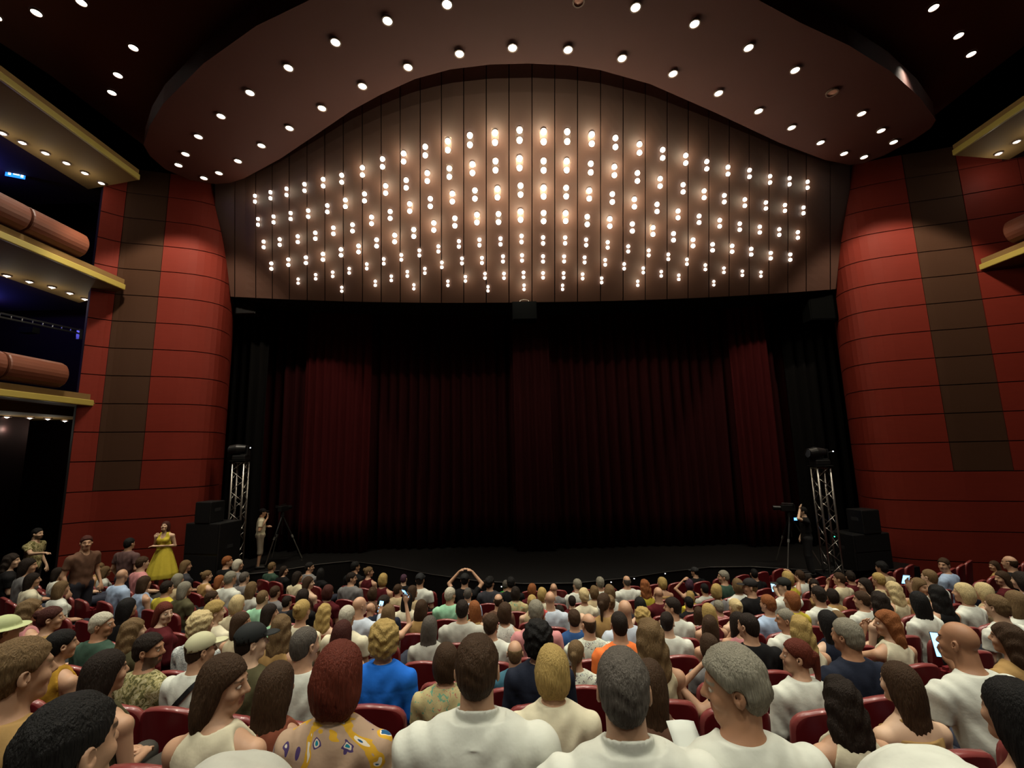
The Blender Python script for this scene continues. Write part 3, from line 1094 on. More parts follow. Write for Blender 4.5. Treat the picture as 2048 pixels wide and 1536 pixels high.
def top_mesh(name, j, h, kind='tee', collar=False, seed=0, hz=None):
    """kind: tee, long, tank, strap (bare shoulders), jacket"""
    key = ('top', name, round(h, 4), kind, collar)
    if key in MATS:
        return MATS[key]
    g, wd = j['g'], j['wide']
    hz = j['hipz']
    xs, ys, zs = grid_for(j, h, hz - 0.12)
    F = Field(xs, ys, zs)
    e = 0.014 if kind != 'jacket' else 0.022
    if kind == 'long':
        e = 0.021
    if kind in ('tank', 'strap'):
        e = 0.010
    fold = lambda x, y, z: 0.0035 * np.sin(38 * z + 7 * np.sin(9 * x + 2 + seed) + 5 * y) * np.cos(11 * x + 6 * z) + 0.002 * np.sin(70 * x + 20 * z)
    F.ell(j['pelvis'], (0.165 * wd + e, 0.12 + e, 0.115 + e), 0.02)
    F.ell(j['belly'], (0.148 * wd + e + .006, 0.112 + e, 0.16 + e), 0.06)
    F.ell(j['chest'], ((0.155 if g == 'f' else 0.175) * wd + e, 0.108 + e, 0.165 + e), 0.06)
    if g == 'f':
        for s in (-1, 1):
            F.ell((s * 0.07, j['chest'][1] + 0.085, j['chest'][2] - 0.02), (0.058 + e, 0.055 + e, 0.06 + e), 0.03)
    nk = np.array(j['neck'])
    for i in (0, 1):
        sh, el, wr = np.array(j['sh'][i]), np.array(j['el'][i]), np.array(j['wr'][i])
        if kind != 'strap':
            F.cap(nk + [0, -0.01, -0.015], sh + [0, 0, -0.005], 0.044 + e, 0.046 + e, 0.055)
        if kind in ('tee', 'long', 'jacket'):
            ae = e + 0.004
            end = 0.62 if kind == 'tee' else 1.0
            F.cap(sh, sh + (el - sh) * end, (0.050 if g == 'm' else 0.042) + ae, (0.040 if g == 'm' else 0.035) + ae + (0.003 if kind == 'tee' else 0), 0.025)
            if kind in ('long', 'jacket'):
                F.cap(el, el + (wr - el) * 0.95, 0.038 + ae, 0.028 + ae, 0.012)
    F.disp(fold)
    if kind == 'long':
        F.disp(lambda x, y, z: 0.0018 * np.exp(-((z - j['chest'][2] - 0.01) / max(0.0045, h * .8)) ** 2) * (y < j['chest'][1]) + 0 * x)
    # sleeve ends and neck opening
    if kind in ('tee',):
        for i in (0, 1):
            sh, el = np.array(j['sh'][i]), np.array(j['el'][i])
            c = sh + (el - sh) * 0.62
            d = (el - sh) / np.linalg.norm(el - sh)
            sl, X, Y, Z = F.sub(c + d * 0.05, 0.10)
            pl = (X - c[0]) * d[0] + (Y - c[1]) * d[1] + (Z - c[2]) * d[2]
            rad = np.sqrt((X - c[0] - d[0] * 0.05) ** 2 + (Y - c[1] - d[1] * 0.05) ** 2 + (Z - c[2] - d[2] * 0.05) ** 2) - 0.085
            F.V[sl] = np.maximum(F.V[sl], np.minimum(pl + 0 * X, -rad + 0 * X))
    if kind == 'tank':
        for s in (0, 1):
            sh = np.array(j['sh'][s])
            sg = -1 if s == 0 else 1
            F.cap(sh + [sg * 0.0, 0, 0.12], sh + [sg * 0.01, 0, -0.07], 0.085, 0.06, 0.01, mode='s')
    nkz = nk[2]
    if kind == 'strap':
        F.cut(lambda x, y, z: z - (j['chest'][2] + 0.07) + 0 * x + 0 * y)
        for s in (-1, 1):
            F.cap((s * 0.08, j['chest'][1] - 0.10, j['chest'][2] + 0.02), (s * 0.075, nk[1] - 0.03, nk[2] + 0.015), 0.009, None, 0.004)
            F.cap((s * 0.075, nk[1] - 0.03, nk[2] + 0.015), (s * 0.08, j['chest'][1] + 0.12, j['chest'][2] + 0.04), 0.009, None, 0.004)
    else:
        dn = {'tee': 0.0, 'long': 0.0, 'jacket': 0.005, 'tank': -0.035}[kind]
        F.cap(nk + [0, -0.012, 0.075 + dn], nk + [0, 0.08, 0.03 + dn - (0.06 if g == 'f' else 0.0)], 0.058, 0.060, 0.008, mode='s')
        F.cut(lambda x, y, z: np.where(np.sqrt(x * x + (y - nk[1]) ** 2) < 0.11, z - (nkz + 0.035), -1.0) + 0 * z)
    if collar:
        sl, X, Y, Z = F.sub(nk + np.array([0, 0, 0.03]), 0.12)
        r = np.sqrt(X ** 2 + ((Y - nk[1] - 0.008 - (Z - nkz) * 0.1) * 0.95) ** 2)
        d = np.maximum(np.abs(r - 0.073 - np.maximum(0, (nkz + 0.035 - Z)) * 0.6) - max(0.006, h * 0.7), np.maximum(Z - nkz - 0.055 + (Y - nk[1]) * 0.35, nkz - 0.025 - Z))
        F.comb(sl, d.astype(np.float32), 0.006, 'u')
    F.cut(lambda x, y, z: (hz - 0.07) - z + 0 * x + 0 * y)
    if hz < 0.8:
        F.cut(lambda x, y, z: (y - 0.17) + np.where(z > 0.68, -1.0, 0) + 0 * x)
    v, f = F.mesh()
    me = mesh_np('top', v, f, [None])
    MATS[key] = me
    return me


def legs_mesh(name, j, kind='trousers'):
    key = ('legs', name, kind)
    if key in MATS:
        return MATS[key]
    h = 0.024 if j['hipz'] < 0.8 else 0.016
    z0 = 0.0
    F = Field(np.arange(-0.4, 0.4, h), np.arange(-0.38, 0.66, h), np.arange(-0.05, j['hipz'] + 0.2, h))
    e = 0.014
    wd = j['wide']
    F.ell(j['pelvis'], (0.165 * wd + e, 0.12 + e, 0.115 + e), 0.02)
    for i in (0, 1):
        hp, kn, an = [np.array(j[q][i]) for q in ('hip', 'knee', 'ank')]
        if kind == 'dress':
            continue
        F.cap(hp, kn, 0.088 + e, 0.060 + e, 0.03)
        if kind == 'trousers':
            F.cap(kn, an + [0, 0, 0.02], 0.058 + e, 0.050 + e, 0.02)
        else:
            F.cap(kn, kn + (an - kn) * 0.12, 0.060 + e, 0.065 + e, 0.02)
    if kind == 'dress':
        zt = j['pelvis'][2] + 0.16
        X, Y, Z = np.meshgrid(F.xs, F.ys, F.zs, indexing='ij', sparse=True)
        t = np.clip((zt - Z) / 0.62, 0, 1)
        d = (np.sqrt(X ** 2 + (Y / 0.86) ** 2) - (0.135 + 0.20 * t ** 0.85) - 0.014 * np.sin(np.arctan2(X, -Y + 1e-5) * 11) * t) * 0.85
        F.V = np.minimum(F.V, np.maximum(d, Z - zt))
        F.cut(lambda x, y, z: (j['hipz'] - 0.52) - z + 0 * x + 0 * y)
    v, f = F.mesh()
    me = mesh_np('trousers', v, f, [None])
    MATS[key] = me
    return me


def noise3(x, y, z, s):
    return (np.sin(x * s + 1.3 * np.sin(y * s * 0.8 + 2)) * np.cos(y * s * 1.1 + 1.7 * np.sin(z * s * 0.7)) + np.sin(z * s * 1.2 + 2 * np.sin(x * s * 0.6))) * 0.5


def hair_mesh(style, h):
    key = ('hair', style, round(h, 4))
    if key in MATS:
        return MATS[key]
    z0 = {'L': -0.42, 'W': -0.36, 'P': -0.26, 'M': -0.26}.get(style, -0.2)
    r = 0.17
    F = Field(np.arange(-r, r, h), np.arange(-r - 0.03, r - 0.02, h), np.arange(z0, 0.18, h))
    fine = 0.0016 if h < 0.007 else 0.0012

    def strands(x, y, z):
        ph = np.arctan2(x, -(y + 0.0) + 1e-4)
        return fine * np.sin(ph * 30 + 2.5 * np.sin(z * 18 + 3 * ph)) + fine * 0.7 * np.sin(ph * 57 + 4 * np.sin(z * 11))

    def hairline(k=0.0):
        # opens the face: removes what lies in front of the hairline
        X, Y, Z = np.meshgrid(F.xs, F.ys, F.zs, indexing='ij', sparse=True)
        lim = np.where(Z > 0.0, 0.022 + k + Z * 0.95, 0.022 + k + Z * (0.3 if style in 'OLWCM' else 0.9))
        lim = lim - np.abs(X) * 0.12
        F.V = np.maximum(F.V, (Y - lim) * 0.72)

    def ears():
        for s in (-1, 1):
            F.ell((s * 0.092, -0.006, -0.022), (0.034, 0.032, 0.047), 0.006, None, 's')

    if style in ('S', 'N', 'B', 'T'):
        t = {'S': 0.012, 'N': 0.004, 'B': 0.0025, 'T': 0.022}[style]
        F.ell((0, -0.014, 0.036), (0.0765 + t, 0.097 + t, 0.089 + t * 1.25), 0.0)
        F.ell((0, -0.045, -0.02), (0.062 + t * .6, 0.060 + t, 0.07), 0.03)
        if style == 'T':
            F.disp(lambda x, y, z: 0.005 * noise3(x, y, z, 55))
        elif style == 'S':
            F.disp(lambda x, y, z: 0.0022 * noise3(x, y, z, 90))
        F.disp(strands)
        hairline(-0.004 if style != 'B' else -0.022)
        ears()
        F.cut(lambda x, y, z: (-0.082 - z) + 0 * x + np.maximum(0, y + 0.03) * 0.8)
        if style == 'B':
            F.cut(lambda x, y, z: z - (0.058 - np.maximum(0, y + 0.02) * 0.35) + 0 * x)
            F.ell((0, 0.01, 0.12), (0.066, 0.10, 0.09), 0.01, None, 's')
    elif style in ('O', 'L', 'W', 'C', 'M'):
        if style == 'C':
            F.ell((0, -0.02, 0.035), (0.112, 0.118, 0.115), 0.0)
            F.ell((0, -0.045, -0.045), (0.105, 0.085, 0.085), 0.04)
            F.disp(lambda x, y, z: 0.009 * noise3(x, y, z, 75) + 0.005 * noise3(y, z, x, 140))
        else:
            F.ell((0, -0.018, 0.036), (0.089, 0.108, 0.104), 0.0)
            F.ell((0, -0.04, -0.045), (0.098, 0.082, 0.10), 0.05)
            if style == 'L':
                F.ell((0, -0.075, -0.16), (0.098, 0.050, 0.16), 0.05)
                F.ell((0, -0.092, -0.29), (0.085, 0.032, 0.11), 0.05)
            if style == 'M':
                F.ell((0, -0.065, -0.12), (0.105, 0.058, 0.11), 0.05)
            if style == 'W':
                F.ell((0, -0.07, -0.13), (0.115, 0.065, 0.13), 0.05)
                F.ell((0, -0.09, -0.23), (0.105, 0.045, 0.10), 0.05)
                F.disp(lambda x, y, z: 0.0035 * np.sin(z * 48 + 5 * np.sin(x * 17 + 2) + 4 * np.sin(y * 15)) + 0.004 * noise3(x, y, z, 42))
            if style == 'O':
                F.disp(lambda x, y, z: 0.0035 * noise3(x, y, z, 36))
                F.cut(lambda x, y, z: (-0.135 - z) + 0.02 * np.cos(x * 30) + 0 * y)
        F.disp(strands)
        hairline(0.010)
        F.ell((0, 0.10, -0.06), (0.062, 0.10, 0.115), 0.012, None, 's')
        F.ell((0, 0.0, -0.16), (0.052, 0.062, 0.085), 0.01, None, 's')
    elif style in ('U', 'P'):
        t = 0.010
        F.ell((0, -0.014, 0.036), (0.0765 + t, 0.097 + t, 0.089 + t), 0.0)
        F.ell((0, -0.05, -0.015), (0.060 + t, 0.056 + t, 0.062), 0.03)
        F.disp(strands)
        hairline(-0.002)
        ears()
        F.cut(lambda x, y, z: (-0.078 - z) + 0 * x + np.maximum(0, y + 0.03) * 0.8)
        if style == 'U':
            F.ell((0, -0.115, 0.065), (0.044, 0.036, 0.042), 0.006, disp=lambda x, y, z: 0.003 * np.sin(z * 160 + x * 60))
        else:
            F.ell((0, -0.12, 0.03), (0.024, 0.024, 0.022), 0.008)
            F.cap((0, -0.125, 0.02), (0, -0.135, -0.19), 0.033, 0.014, 0.02, disp=lambda x, y, z: 0.003 * np.sin(x * 190 + z * 20) * (1 + 0 * y))
    v, f = F.mesh()
    me = mesh_np('hair', v, f, [None])
    MATS[key] = me
    return me


def cap_mesh(kind, h):
    key = ('cap', kind, h)
    if key in MATS:
        return MATS[key]
    F = Field(np.arange(-0.2, 0.2, h), np.arange(-0.2, 0.26, h), np.arange(-0.08, 0.2, h))
    F.ell((0, -0.012, 0.045), (0.092, 0.113, 0.098), 0)
    F.ell((0, -0.012, 0.03), (0.083, 0.103, 0.092), 0.002, None, 's')
    F.cut(lambda x, y, z: (0.028 + y * 0.12 - z) + 0 * x)
    if kind == 'cap':
        F.ell((0, -0.125, 0.035), (0.033, 0.04, 0.024), 0.004, None, 's')
        F.ell((0, 0.115, 0.040), (0.072, 0.085, max(0.009, h * .9)), 0.004)
        F.ell((0, -0.012, 0.143), (0.008, 0.008, 0.006), 0.002)
    else:
        F.ell((0, -0.012, 0.035), (0.165, 0.185, max(0.010, h * .9)), 0.008)
        F.ell((0, -0.012, 0.0), (0.080, 0.100, 0.06), 0.002, None, 's')
    v, f = F.mesh()
    me = mesh_np('cap', v, f, [None])
    MATS[key] = me
    return me


def eyes_mesh():
    if 'eyes' in MATS:
        return MATS['eyes']
    mb = MB()
    bm = bmesh.new()
    bmesh.ops.create_uvsphere(bm, u_segments=12, v_segments=8, radius=0.0128, matrix=Matrix.Rotation(math.pi / 2, 4, 'X'))
    me = bpy.data.meshes.new('eye')
    bm.to_mesh(me)
    bm.free()
    me.materials.append(mat('eye_white', '#b9ada0', 0.2))
    me.materials.append(mat('eye_dark', '#23150e', 0.15))
    for p in me.polygons:
        p.use_smooth = True
        if p.normal.y > 0.88:
            p.material_index = 1
    MATS['eyes'] = me
    return me


def setmat(o, m):
    o.material_slots[0].link = 'OBJECT'
    o.material_slots[0].material = m
    return o


SHOEC = mat('shoe', '#1b1816', 0.5)


def person(pos, rot, scale, g='m', style='S', hc='b', top='white', kind='tee', yaw=0, pitch=0, arm=None, stand=False, h=0.014, skin=1, beard=False,
           collar=False, wide=1.0, lean=0.0, hscale=1.0, pants='#23242c', pkind='trousers', capc=None, eyes=False):
    """rot: world z rotation of the body (radians); yaw: head heading relative to the body, degrees"""
    j = standing(g, arm, wide, lean) if stand else seated(g, arm, lean, wide)
    nm = '%s%s%s%s%s' % (g, arm, int(stand), wide, lean)
    root = empty('person', pos, rot)
    root.scale = (scale,) * 3
    bo = setmat(link('body', body_mesh(nm, j, h, yaw, pitch), root), skin_mat(skin, hc if style != 'X' else 'b', beard))
    to = setmat(link('top', top_mesh(nm, j, h, kind, collar), root), cloth_mat(top))
    lo = link('skirt' if pkind == 'dress' else pkind, legs_mesh(nm, j, pkind), root)
    setmat(lo, mat('trouser_' + pants, pants, 0.8) if pkind != 'dress' else cloth_mat(top))
    R = Matrix(headrot(yaw, pitch).tolist()).to_4x4()
    HM = Matrix.Translation(j['head']) @ R @ Matrix.Scale(HS, 4)
    if style not in ('X', 'K', 'H'):
        ho = setmat(link('hair', hair_mesh(style, min(h, 0.011)), root), hairmat(hc))
        ho.matrix_local = HM @ Matrix.Scale(hscale, 4)
    if style in ('K', 'H'):
        ho = setmat(link('hair', hair_mesh('N', min(h, 0.011)), root), hairmat(hc))
        ho.matrix_local = HM
        co = link('cap' if style == 'K' else 'hat', cap_mesh('cap' if style == 'K' else 'hat', max(0.006, min(h, 0.009))), root)
        setmat(co, mat('cap_' + capc, capc, 0.8))
        co.matrix_local = HM
    if stand:
        SH = 'shoes%s' % j['ank'][0][0]
        if SH not in MATS:
            FS = Field(np.arange(-0.22, 0.22, 0.014), np.arange(-0.16, 0.24, 0.014), np.arange(-0.03, 0.2, 0.014))
            for a in j['ank']:
                FS.cap((a[0], a[1] - 0.03, 0.045), (a[0] * 1.15, a[1] + 0.16, 0.035), 0.052, 0.042, 0.02)
            FS.cut(lambda x, y, z: -z + 0 * x + 0 * y)
            v_, f_ = FS.mesh()
            MATS[SH] = mesh_np('shoes', v_, f_, [SHOEC])
        link('shoes', MATS[SH], root)
    if eyes:
        for s in (-1, 1):
            eo = link('eye', eyes_mesh(), root)
            eo.matrix_local = HM @ Matrix.Translation((s * 0.032, 0.0755, 0.003))
    return root, j

# ================================================================== SEATS
M_SEAT = mat('seat_dark_red', '#5e1216', 0.38, 0, (5, 0.12), 0.5, coat=0.25)
M_SEATRIM_LIT = mat('seat_rim_highlight', '#7e3a38', 0.3, 0, None, 0.6, coat=0.4)  # paler red imitates light caught along the top of the backrest
M_SEATDARK = mat('seat_metal', '#1c1313', 0.5, 0.2)


def seat_back_mesh():
    """bowed shell with a rounded top: two sheets and a rounded rim between them"""
    prof = [(0.205, 0.0), (0.215, 0.10), (0.226, 0.20), (0.235, 0.30), (0.235, 0.38), (0.235, 0.455)]
    prof += [(0.125 + 0.11 * math.cos(math.radians(a)), 0.455 + 0.11 * math.sin(math.radians(a))) for a in (18, 36, 54, 72, 86)]
    nc = 11
    vs, idx = [], {}

    def y_of(x, z):
        return -0.20 - 0.088 * z + 0.9 * x * x

    def put(x, z, dy, sc):
        x, z = x * sc, 0.3 + (z - 0.3) * sc
        vs.append((x, y_of(x, z) + dy, 0.36 + z))
        return len(vs) - 1
    sheets = []
    for dy in (0.0, -0.055):
        g = []
        for r, (w, z) in enumerate(prof):
            g.append([put(w * (2 * c / (nc - 1) - 1), z + 0.02 * max(0, r - 4) / 6 * (1 - (2 * c / (nc - 1) - 1) ** 2), dy, 0.955) for c in range(nc)])
        sheets.append(g)
    fs, mi = [], []
    for s, g in enumerate(sheets):
        for r in range(len(g) - 1):
            for c in range(nc - 1):
                q = (g[r][c], g[r][c + 1], g[r + 1][c + 1], g[r + 1][c])
                fs.append(q if s else q[::-1])
                mi.append(0)

    def loop(g):
        return g[0] + [g[r][-1] for r in range(1, len(g))] + g[-1][-2::-1] + [g[r][0] for r in range(len(g) - 2, 0, -1)]
    A_, B_ = loop(sheets[0]), loop(sheets[1])
    full = []
    for r, (w, z) in enumerate(prof):
        full.append([(w * (2 * c / (nc - 1) - 1), z + 0.02 * max(0, r - 4) / 6 * (1 - (2 * c / (nc - 1) - 1) ** 2)) for c in range(nc)])
    FL = loop(full)
    L1 = [put(x, z, -0.012, 1.0) for x, z in FL]
    L2 = [put(x, z, -0.043, 1.0) for x, z in FL]
    n = len(FL)
    for P_, Q_ in ((A_, L1), (L1, L2), (L2, B_)):
        for i in range(n):
            fs.append((P_[i], P_[(i + 1) % n], Q_[(i + 1) % n], Q_[i]))
            mi.append(1 if vs[P_[i]][2] > 0.70 else 0)
    me = bpy.data.meshes.new('backrest')
    me.from_pydata(vs, [], fs)
    me.materials.append(M_SEAT)
    me.materials.append(M_SEATRIM_LIT)
    me.polygons.foreach_set('material_index', mi)
    me.polygons.foreach_set('use_smooth', [True] * len(fs))
    bm = bmesh.new()
    bm.from_mesh(me)
    bmesh.ops.recalc_face_normals(bm, faces=bm.faces)
    bm.to_mesh(me)
    bm.free()
    return me


def rbox(name, c, size, m, bev=0.02, seg=2):
    bm = bmesh.new()
    bmesh.ops.create_cube(bm, size=1)
    for v in bm.verts:
        v.co = Vector((v.co.x * size[0] + c[0], v.co.y * size[1] + c[1], v.co.z * size[2] + c[2]))
    if bev:
        bmesh.ops.bevel(bm, geom=bm.edges[:], offset=bev, segments=seg, affect='EDGES')
    me = bpy.data.meshes.new(name)
    bm.to_mesh(me)
    bm.free()
    me.materials.append(m)
    for p in me.polygons:
        p.use_smooth = False
    return me


SEAT_BACK = seat_back_mesh()
SEAT_CUSH = rbox('cushion', (0, 0.03, 0.385), (0.44, 0.42, 0.10), M_SEAT, 0.03)
SEAT_CUSH_UP = rbox('cushion', (0, -0.12, 0.56), (0.44, 0.10, 0.40), M_SEAT, 0.03)
SEAT_ARM = rbox('armrest', (0.262, -0.02, 0.60), (0.045, 0.34, 0.035), M_SEATDARK, 0.01, 1)
SEAT_SIDE = rbox('side_panel', (0.262, -0.05, 0.30), (0.035, 0.30, 0.58), M_SEATDARK, 0, 1)


def seat(pos, rot, empty_=False, label=None, group=None, small=False):
    r = empty('theatre_seat', pos, rot)
    link('backrest', SEAT_BACK, r)
    link('cushion', SEAT_CUSH_UP if empty_ else SEAT_CUSH, r)
    if not small:
        for s in (1, -1):
            a = link('armrest', SEAT_ARM, r)
            b = link('side_panel', SEAT_SIDE, r)
            if s < 0:
                a.location.x = b.location.x = -0.524
    tag(r, label, 'seat', group)
    return r


# ================================================================== THE AUDIENCE, as seen: head x, y, width in the photograph; sex, hair, colour, top, cut, heading
CROWD = '''
28 1100 26 f W d black tee 70
62 1120 30 f L d grey tee 50
66 1160 36 f L d ivory tee 40
118 1147 34 f M d white tee 50 ear
124 1177 32 f M l white tee 20
164 1112 36 f W b black tee 20
200 1137 24 f M l tan tank 150
212 1143 26 f M l white tee 30
245 1152 29 m X l lightblue long 5
290 1166 32 f M b lightblue tank 10
287 1118 20 m S b pink tee 40
62 1222 48 f W l pink tank 40
104 1237 48 f U a tan tank 60
206 1250 47 m S w darkgreen jacket 75 skin=2
256 1216 30 f L k black tank 0
12 1262 56 f H l mustard tank 30 capc=#a9b183
125 1290 54 f P k mustard tank 40
42 1345 108 m S l tan tee 30 k=9 dr=-0.2 skin=1
215 1345 74 f L d olive tank 30
142 1500 180 m S k darkgrey tee 10 k=10 dr=-0.4
268 1262 38 f W l olive tee 30
308 1300 84 m S d camo tee 75 beard skin=2
330 1226 42 f M r maroon long 110 skin=3
373 1132 21 f M l darkgrey tee 60
395 1128 18 m S k black tee 10
415 1152 26 f U l tan tank 50
458 1124 13 m S o black tee 50
476 1130 22 f O w grey tee 70
441 1162 26 f M o tan tank 40
462 1157 25 m S g white tee 5
490 1156 18 m S s grey tee 20
357 1160 30 f O g beige tee 30
371 1178 34 f M g olive tee 30
335 1176 20 m S d yellow tee 20
425 1197 38 m S b beige tank 60
432 1224 46 f T y ivory tee 60
404 1250 48 f C Y check tee 20
476 1208 38 f O Y cream tee 20 
484 1246 40 f M b cream tank 60
513 1178 32 f L l palegrey tee 20
526 1196 28 m N l mint tee 20
552 1185 22 m S b grey tee 30
568 1204 26 m S d darkgrey tee 20
541 1226 36 f M d mint tank 50
408 1300 70 m K b white tee 40 capc=#b9b795
503 1284 56 m K d olive tee 40 capc=#1c1f1f
563 1256 46 f W l tan tank -20
452 1368 96 f M b ivory tank 80 pitch=-4 skin=1 k=9 dr=-0.42
556 1372 74 f L b rust tank 5 arm=phone k=8
598 1290 46 m N s white tee 15
680 1352 118 f O r bold tee 0 big k=9 dr=-0.38
690 1268 46 f M a rust tank 10
738 1332 42 f W a tan tank 20 k=6
770 1277 55 f C y blue long 0
605 1222 33 f U y ivory tee 15
650 1226 42 f W y rust strap 0
720 1212 28 m X g paleblue long 30 arm=phone
695 1234 30 m S w ivory tee 10
657 1184 38 f O a maroon tee 10
607 1194 34 f O d black tee 20
618 1166 23 f M b brown strap 70
596 1154 20 f L d cream tee 60
567 1141 17 f L d black tee 70
546 1134 20 m S l darkgreen tee 40
621 1135 16 m S k grey tee 70
641 1146 16 f L k black tee 0
704 1157 21 m S d grey jacket 60
712 1134 16 m S k black tee 50
738 1144 17 f U l maroon tank 60
770 1159 18 f O y maroon tank 0
808 1158 16 m N p black tee 0
839 1160 18 m K d white tee 0 capc=#191a1c
796 1180 20 m S b beige tee 40
826 1184 22 f M b beige tee 30
769 1207 22 m S d navy tee 30
746 1187 20 f O b brown tee 20
742 1218 15 m X l pink tee 30
778 1228 36 f M l beige tank 10 arm=phoneup
815 1200 22 f L k ivory tee 20
843 1216 28 f M b tan tank 10
860 1254 34 f L s palegrey tee 0
930 1160 17 m K k black tee 0 arm=up capc=#141414
901 1190 26 m S w mint tee 20 wide=1.1
936 1188 17 m N s lightblue tee 0
925 1220 28 m S d palegrey jacket 5 wide=1.1
955 1218 27 f L o tan tank -20
987 1166 20 m T k darkgrey jacket 20
1012 1170 16 m S s green tee 40
1030 1166 12 m S k black tee 0
997 1202 17 m B b brown tee 0
1031 1186 18 f O d print tee 0
1062 1179 17 f O o maroon tee 20
1034 1224 34 f O b lace tank 30
983 1250 38 m S b white tee 20
1006 1238 30 m S l darkgrey tee 20
1064 1204 18 f U y beige tank 0
1084 1188 18 f O y ivory tee 0
1102 1178 15 m X w grey tee 0
1102 1199 24 m X g paleblue long 0
1135 1193 18 f T Y ivory tee 0
1072 1224 24 m S g pink tee 0
1092 1234 16 f K b navy tee 20 capc=#b04a46
1122 1226 24 f O d tan tee 10
1076 1277 50 f C k navy long 0
1143 1238 29 m S b denim jacket 5
1154 1170 19 m S g white long -30
1200 1166 16 m S g white tee -10
1253 1163 14 m B s white long 0 wide=1.15
1289 1172 22 f W o yellow tank 0
1323 1166 19 f O y tan strap -50
1145 1203 22 m S d maroon tee 0
1187 1184 18 f O l beige tee 0
1178 1207 18 f P b tan tee 20
1218 1184 16 f O l white tee 10
1225 1206 24 f U l pink tee 10
1166 1241 25 m X l white long 0
1196 1248 34 m B b floral tee -15 wide=1.1
1227 1250 22 m N d orange tee 0
1236 1236 28 f C y ivory tee 0
1255 1222 23 m X y paleblue tee 0
1282 1210 22 f L k maroon tank 0
1316 1188 20 m X l maroon tee -10
1320 1216 28 m S d white tee -60
1346 1212 24 f W a brown tee -20
1377 1206 24 m S k black tee -20
1329 1245 26 m N d white tee 15
1304 1276 58 f W l cream tank -5 big
1407 1226 30 f L y maroon tank 0
1377 1168 18 f O p black tank -20 arm=hairleft
1409 1178 18 m S k palegrey tee 0
1381 1194 22 f O y yellow tee 0
1395 1250 27 f L b white tank 10
1423 1252 32 f L b brown tank 10
1389 1144 15 m K k black tee -30 capc=#222222
1444 1154 18 m S g darkgreen tee -70
1474 1171 22 f O l white tee 0
1508 1148 15 m N k black tee 0
1499 1174 22 m K l black jacket -80 capc=#1a1616
1516 1210 34 m S o lightblue long -20
1434 1182 22 f O y grey tee 60
1456 1216 30 f U Y cream tank 0
1429 1216 18 m S g pink tee 0
1504 1252 38 m N d black tee -15 wide=1.1
1474 1246 24 f L d pink tank 110 arm=chin
1432 1292 42 f O b grey tee 0
1566 1172 24 m K k white tee -75 capc=#1a1a16 arm=phone
1600 1152 17 m S b white tee -20
1574 1156 14 f O y yellow tank -30 arm=hair
1563 1202 28 f O o yellow tee -50
1617 1160 14 f L d black tee 150
1628 1171 18 f L d tan tank -140
1618 1192 28 m S d white tee 0
1556 1240 36 m N g white tee -65 skin=2
1601 1258 46 f W y ivory tank 10
1592 1312 50 f P r white jacket -70 specs
1645 1246 38 f L k navy tank -10
1674 1242 36 f L l tan tank -10
1677 1158 21 m S b cream tee -60 arm=chin
1700 1154 20 m S d maroon tee 0
1663 1191 24 f O d tan tee 0
1728 1171 22 f M d brown tee -80
1756 1160 21 m S y beige tee -20
1762 1136 26 m T k beige tee -10
1785 1180 30 f W Y cream tank -20
1722 1200 28 m S b white tee -40
1758 1204 34 f W d olive tank 0
1757 1248 48 f W o ivory tank -60 arm=chin
1692 1272 52 m S g navy tee -35 skin=2
1838 1204 36 f L k white tee 10 arm=phoneup
1842 1174 22 f M l tan tank 150
1857 1155 28 m N l white tee -20
1887 1130 24 m S b lightblue tee -100
1874 1190 42 f W k black tank 10
1924 1186 38 f O Y white tee -30
1964 1184 38 f O Y beige tank -20
1992 1214 46 m S l white tee -20
2030 1204 40 f M l white tee 0
2018 1126 18 m B b black jacket -20
1989 1142 18 f M b tan tee -90
2003 1157 22 f M b maroon tee -90
2041 1162 24 f O d lilac tee -20
1958 1300 74 m X l white tee -30 arm=phone lean=0.10 wide=1.15 skin=2
2012 1278 60 f W b tan tee -30 k=7
2026 1428 128 f L k mustard strap 0 k=9
1680 1398 84 f W d ivory tank 5
1797 1368 76 f L b tan strap -15
955 1338 82 m S b white long 0 collar wide=1.15 k=9 dr=-0.3
1246 1378 92 m S s white long 10 collar wide=1.1 k=9 dr=-0.05
1464 1372 104 m T g white tee -75 skin=2 wide=1.12 pitch=-6 k=9 dr=-0.15
1104 1338 74 f O y ivory tee 0
1300 1366 58 f L b brown tank 20
1388 1385 46 f L d black strap 10 arm=hairleft k=7
893 1322 56 f O b print tee 0 k=7
1030 1306 48 m B l teal tee 0
1157 1306 44 f P l floral tee 10
'''
STANDERS = '''
72 1068 24 m S k camo tee 90 beard arm=point leaning
170 1086 26 m S a brown tee 120
255 1088 28 m S k mauve tee 5 wide=1.15
'''

PEOPLE = []


def parse(txt, stand=False):
    for ln_ in txt.strip().splitlines():
        t = ln_.split()
        d = dict(px=float(t[0]), py=float(t[1]), w=float(t[2]), g=t[3], style=t[4], hc=t[5], top=t[6], kind=t[7], yaw=float(t[8]), stand=stand, opt={})
        for o in t[9:]:
            k, _, v = o.partition('=')
            d['opt'][k] = v if v else True
        if not stand or len(t) >= 9:
            PEOPLE.append(d)


parse(CROWD)
parse(STANDERS, True)
ROWOCC = {k: [] for k in range(-2, 13)}
STG = [(p.x, p.y - 0.35) for p in edge]


def blocked(x, y):
    # on the stage, or inside one of the towers
    if y > 11.0 and abs(x - 0.3) > 8.9 and not (x < 0 and y < 11.3):
        return True
    for (x0, y0), (x1, y1) in zip(STG[:-1], STG[1:]):
        if x0 <= x < x1:
            return y > y0 + (x - x0) / (x1 - x0) * (y1 - y0)
    return False



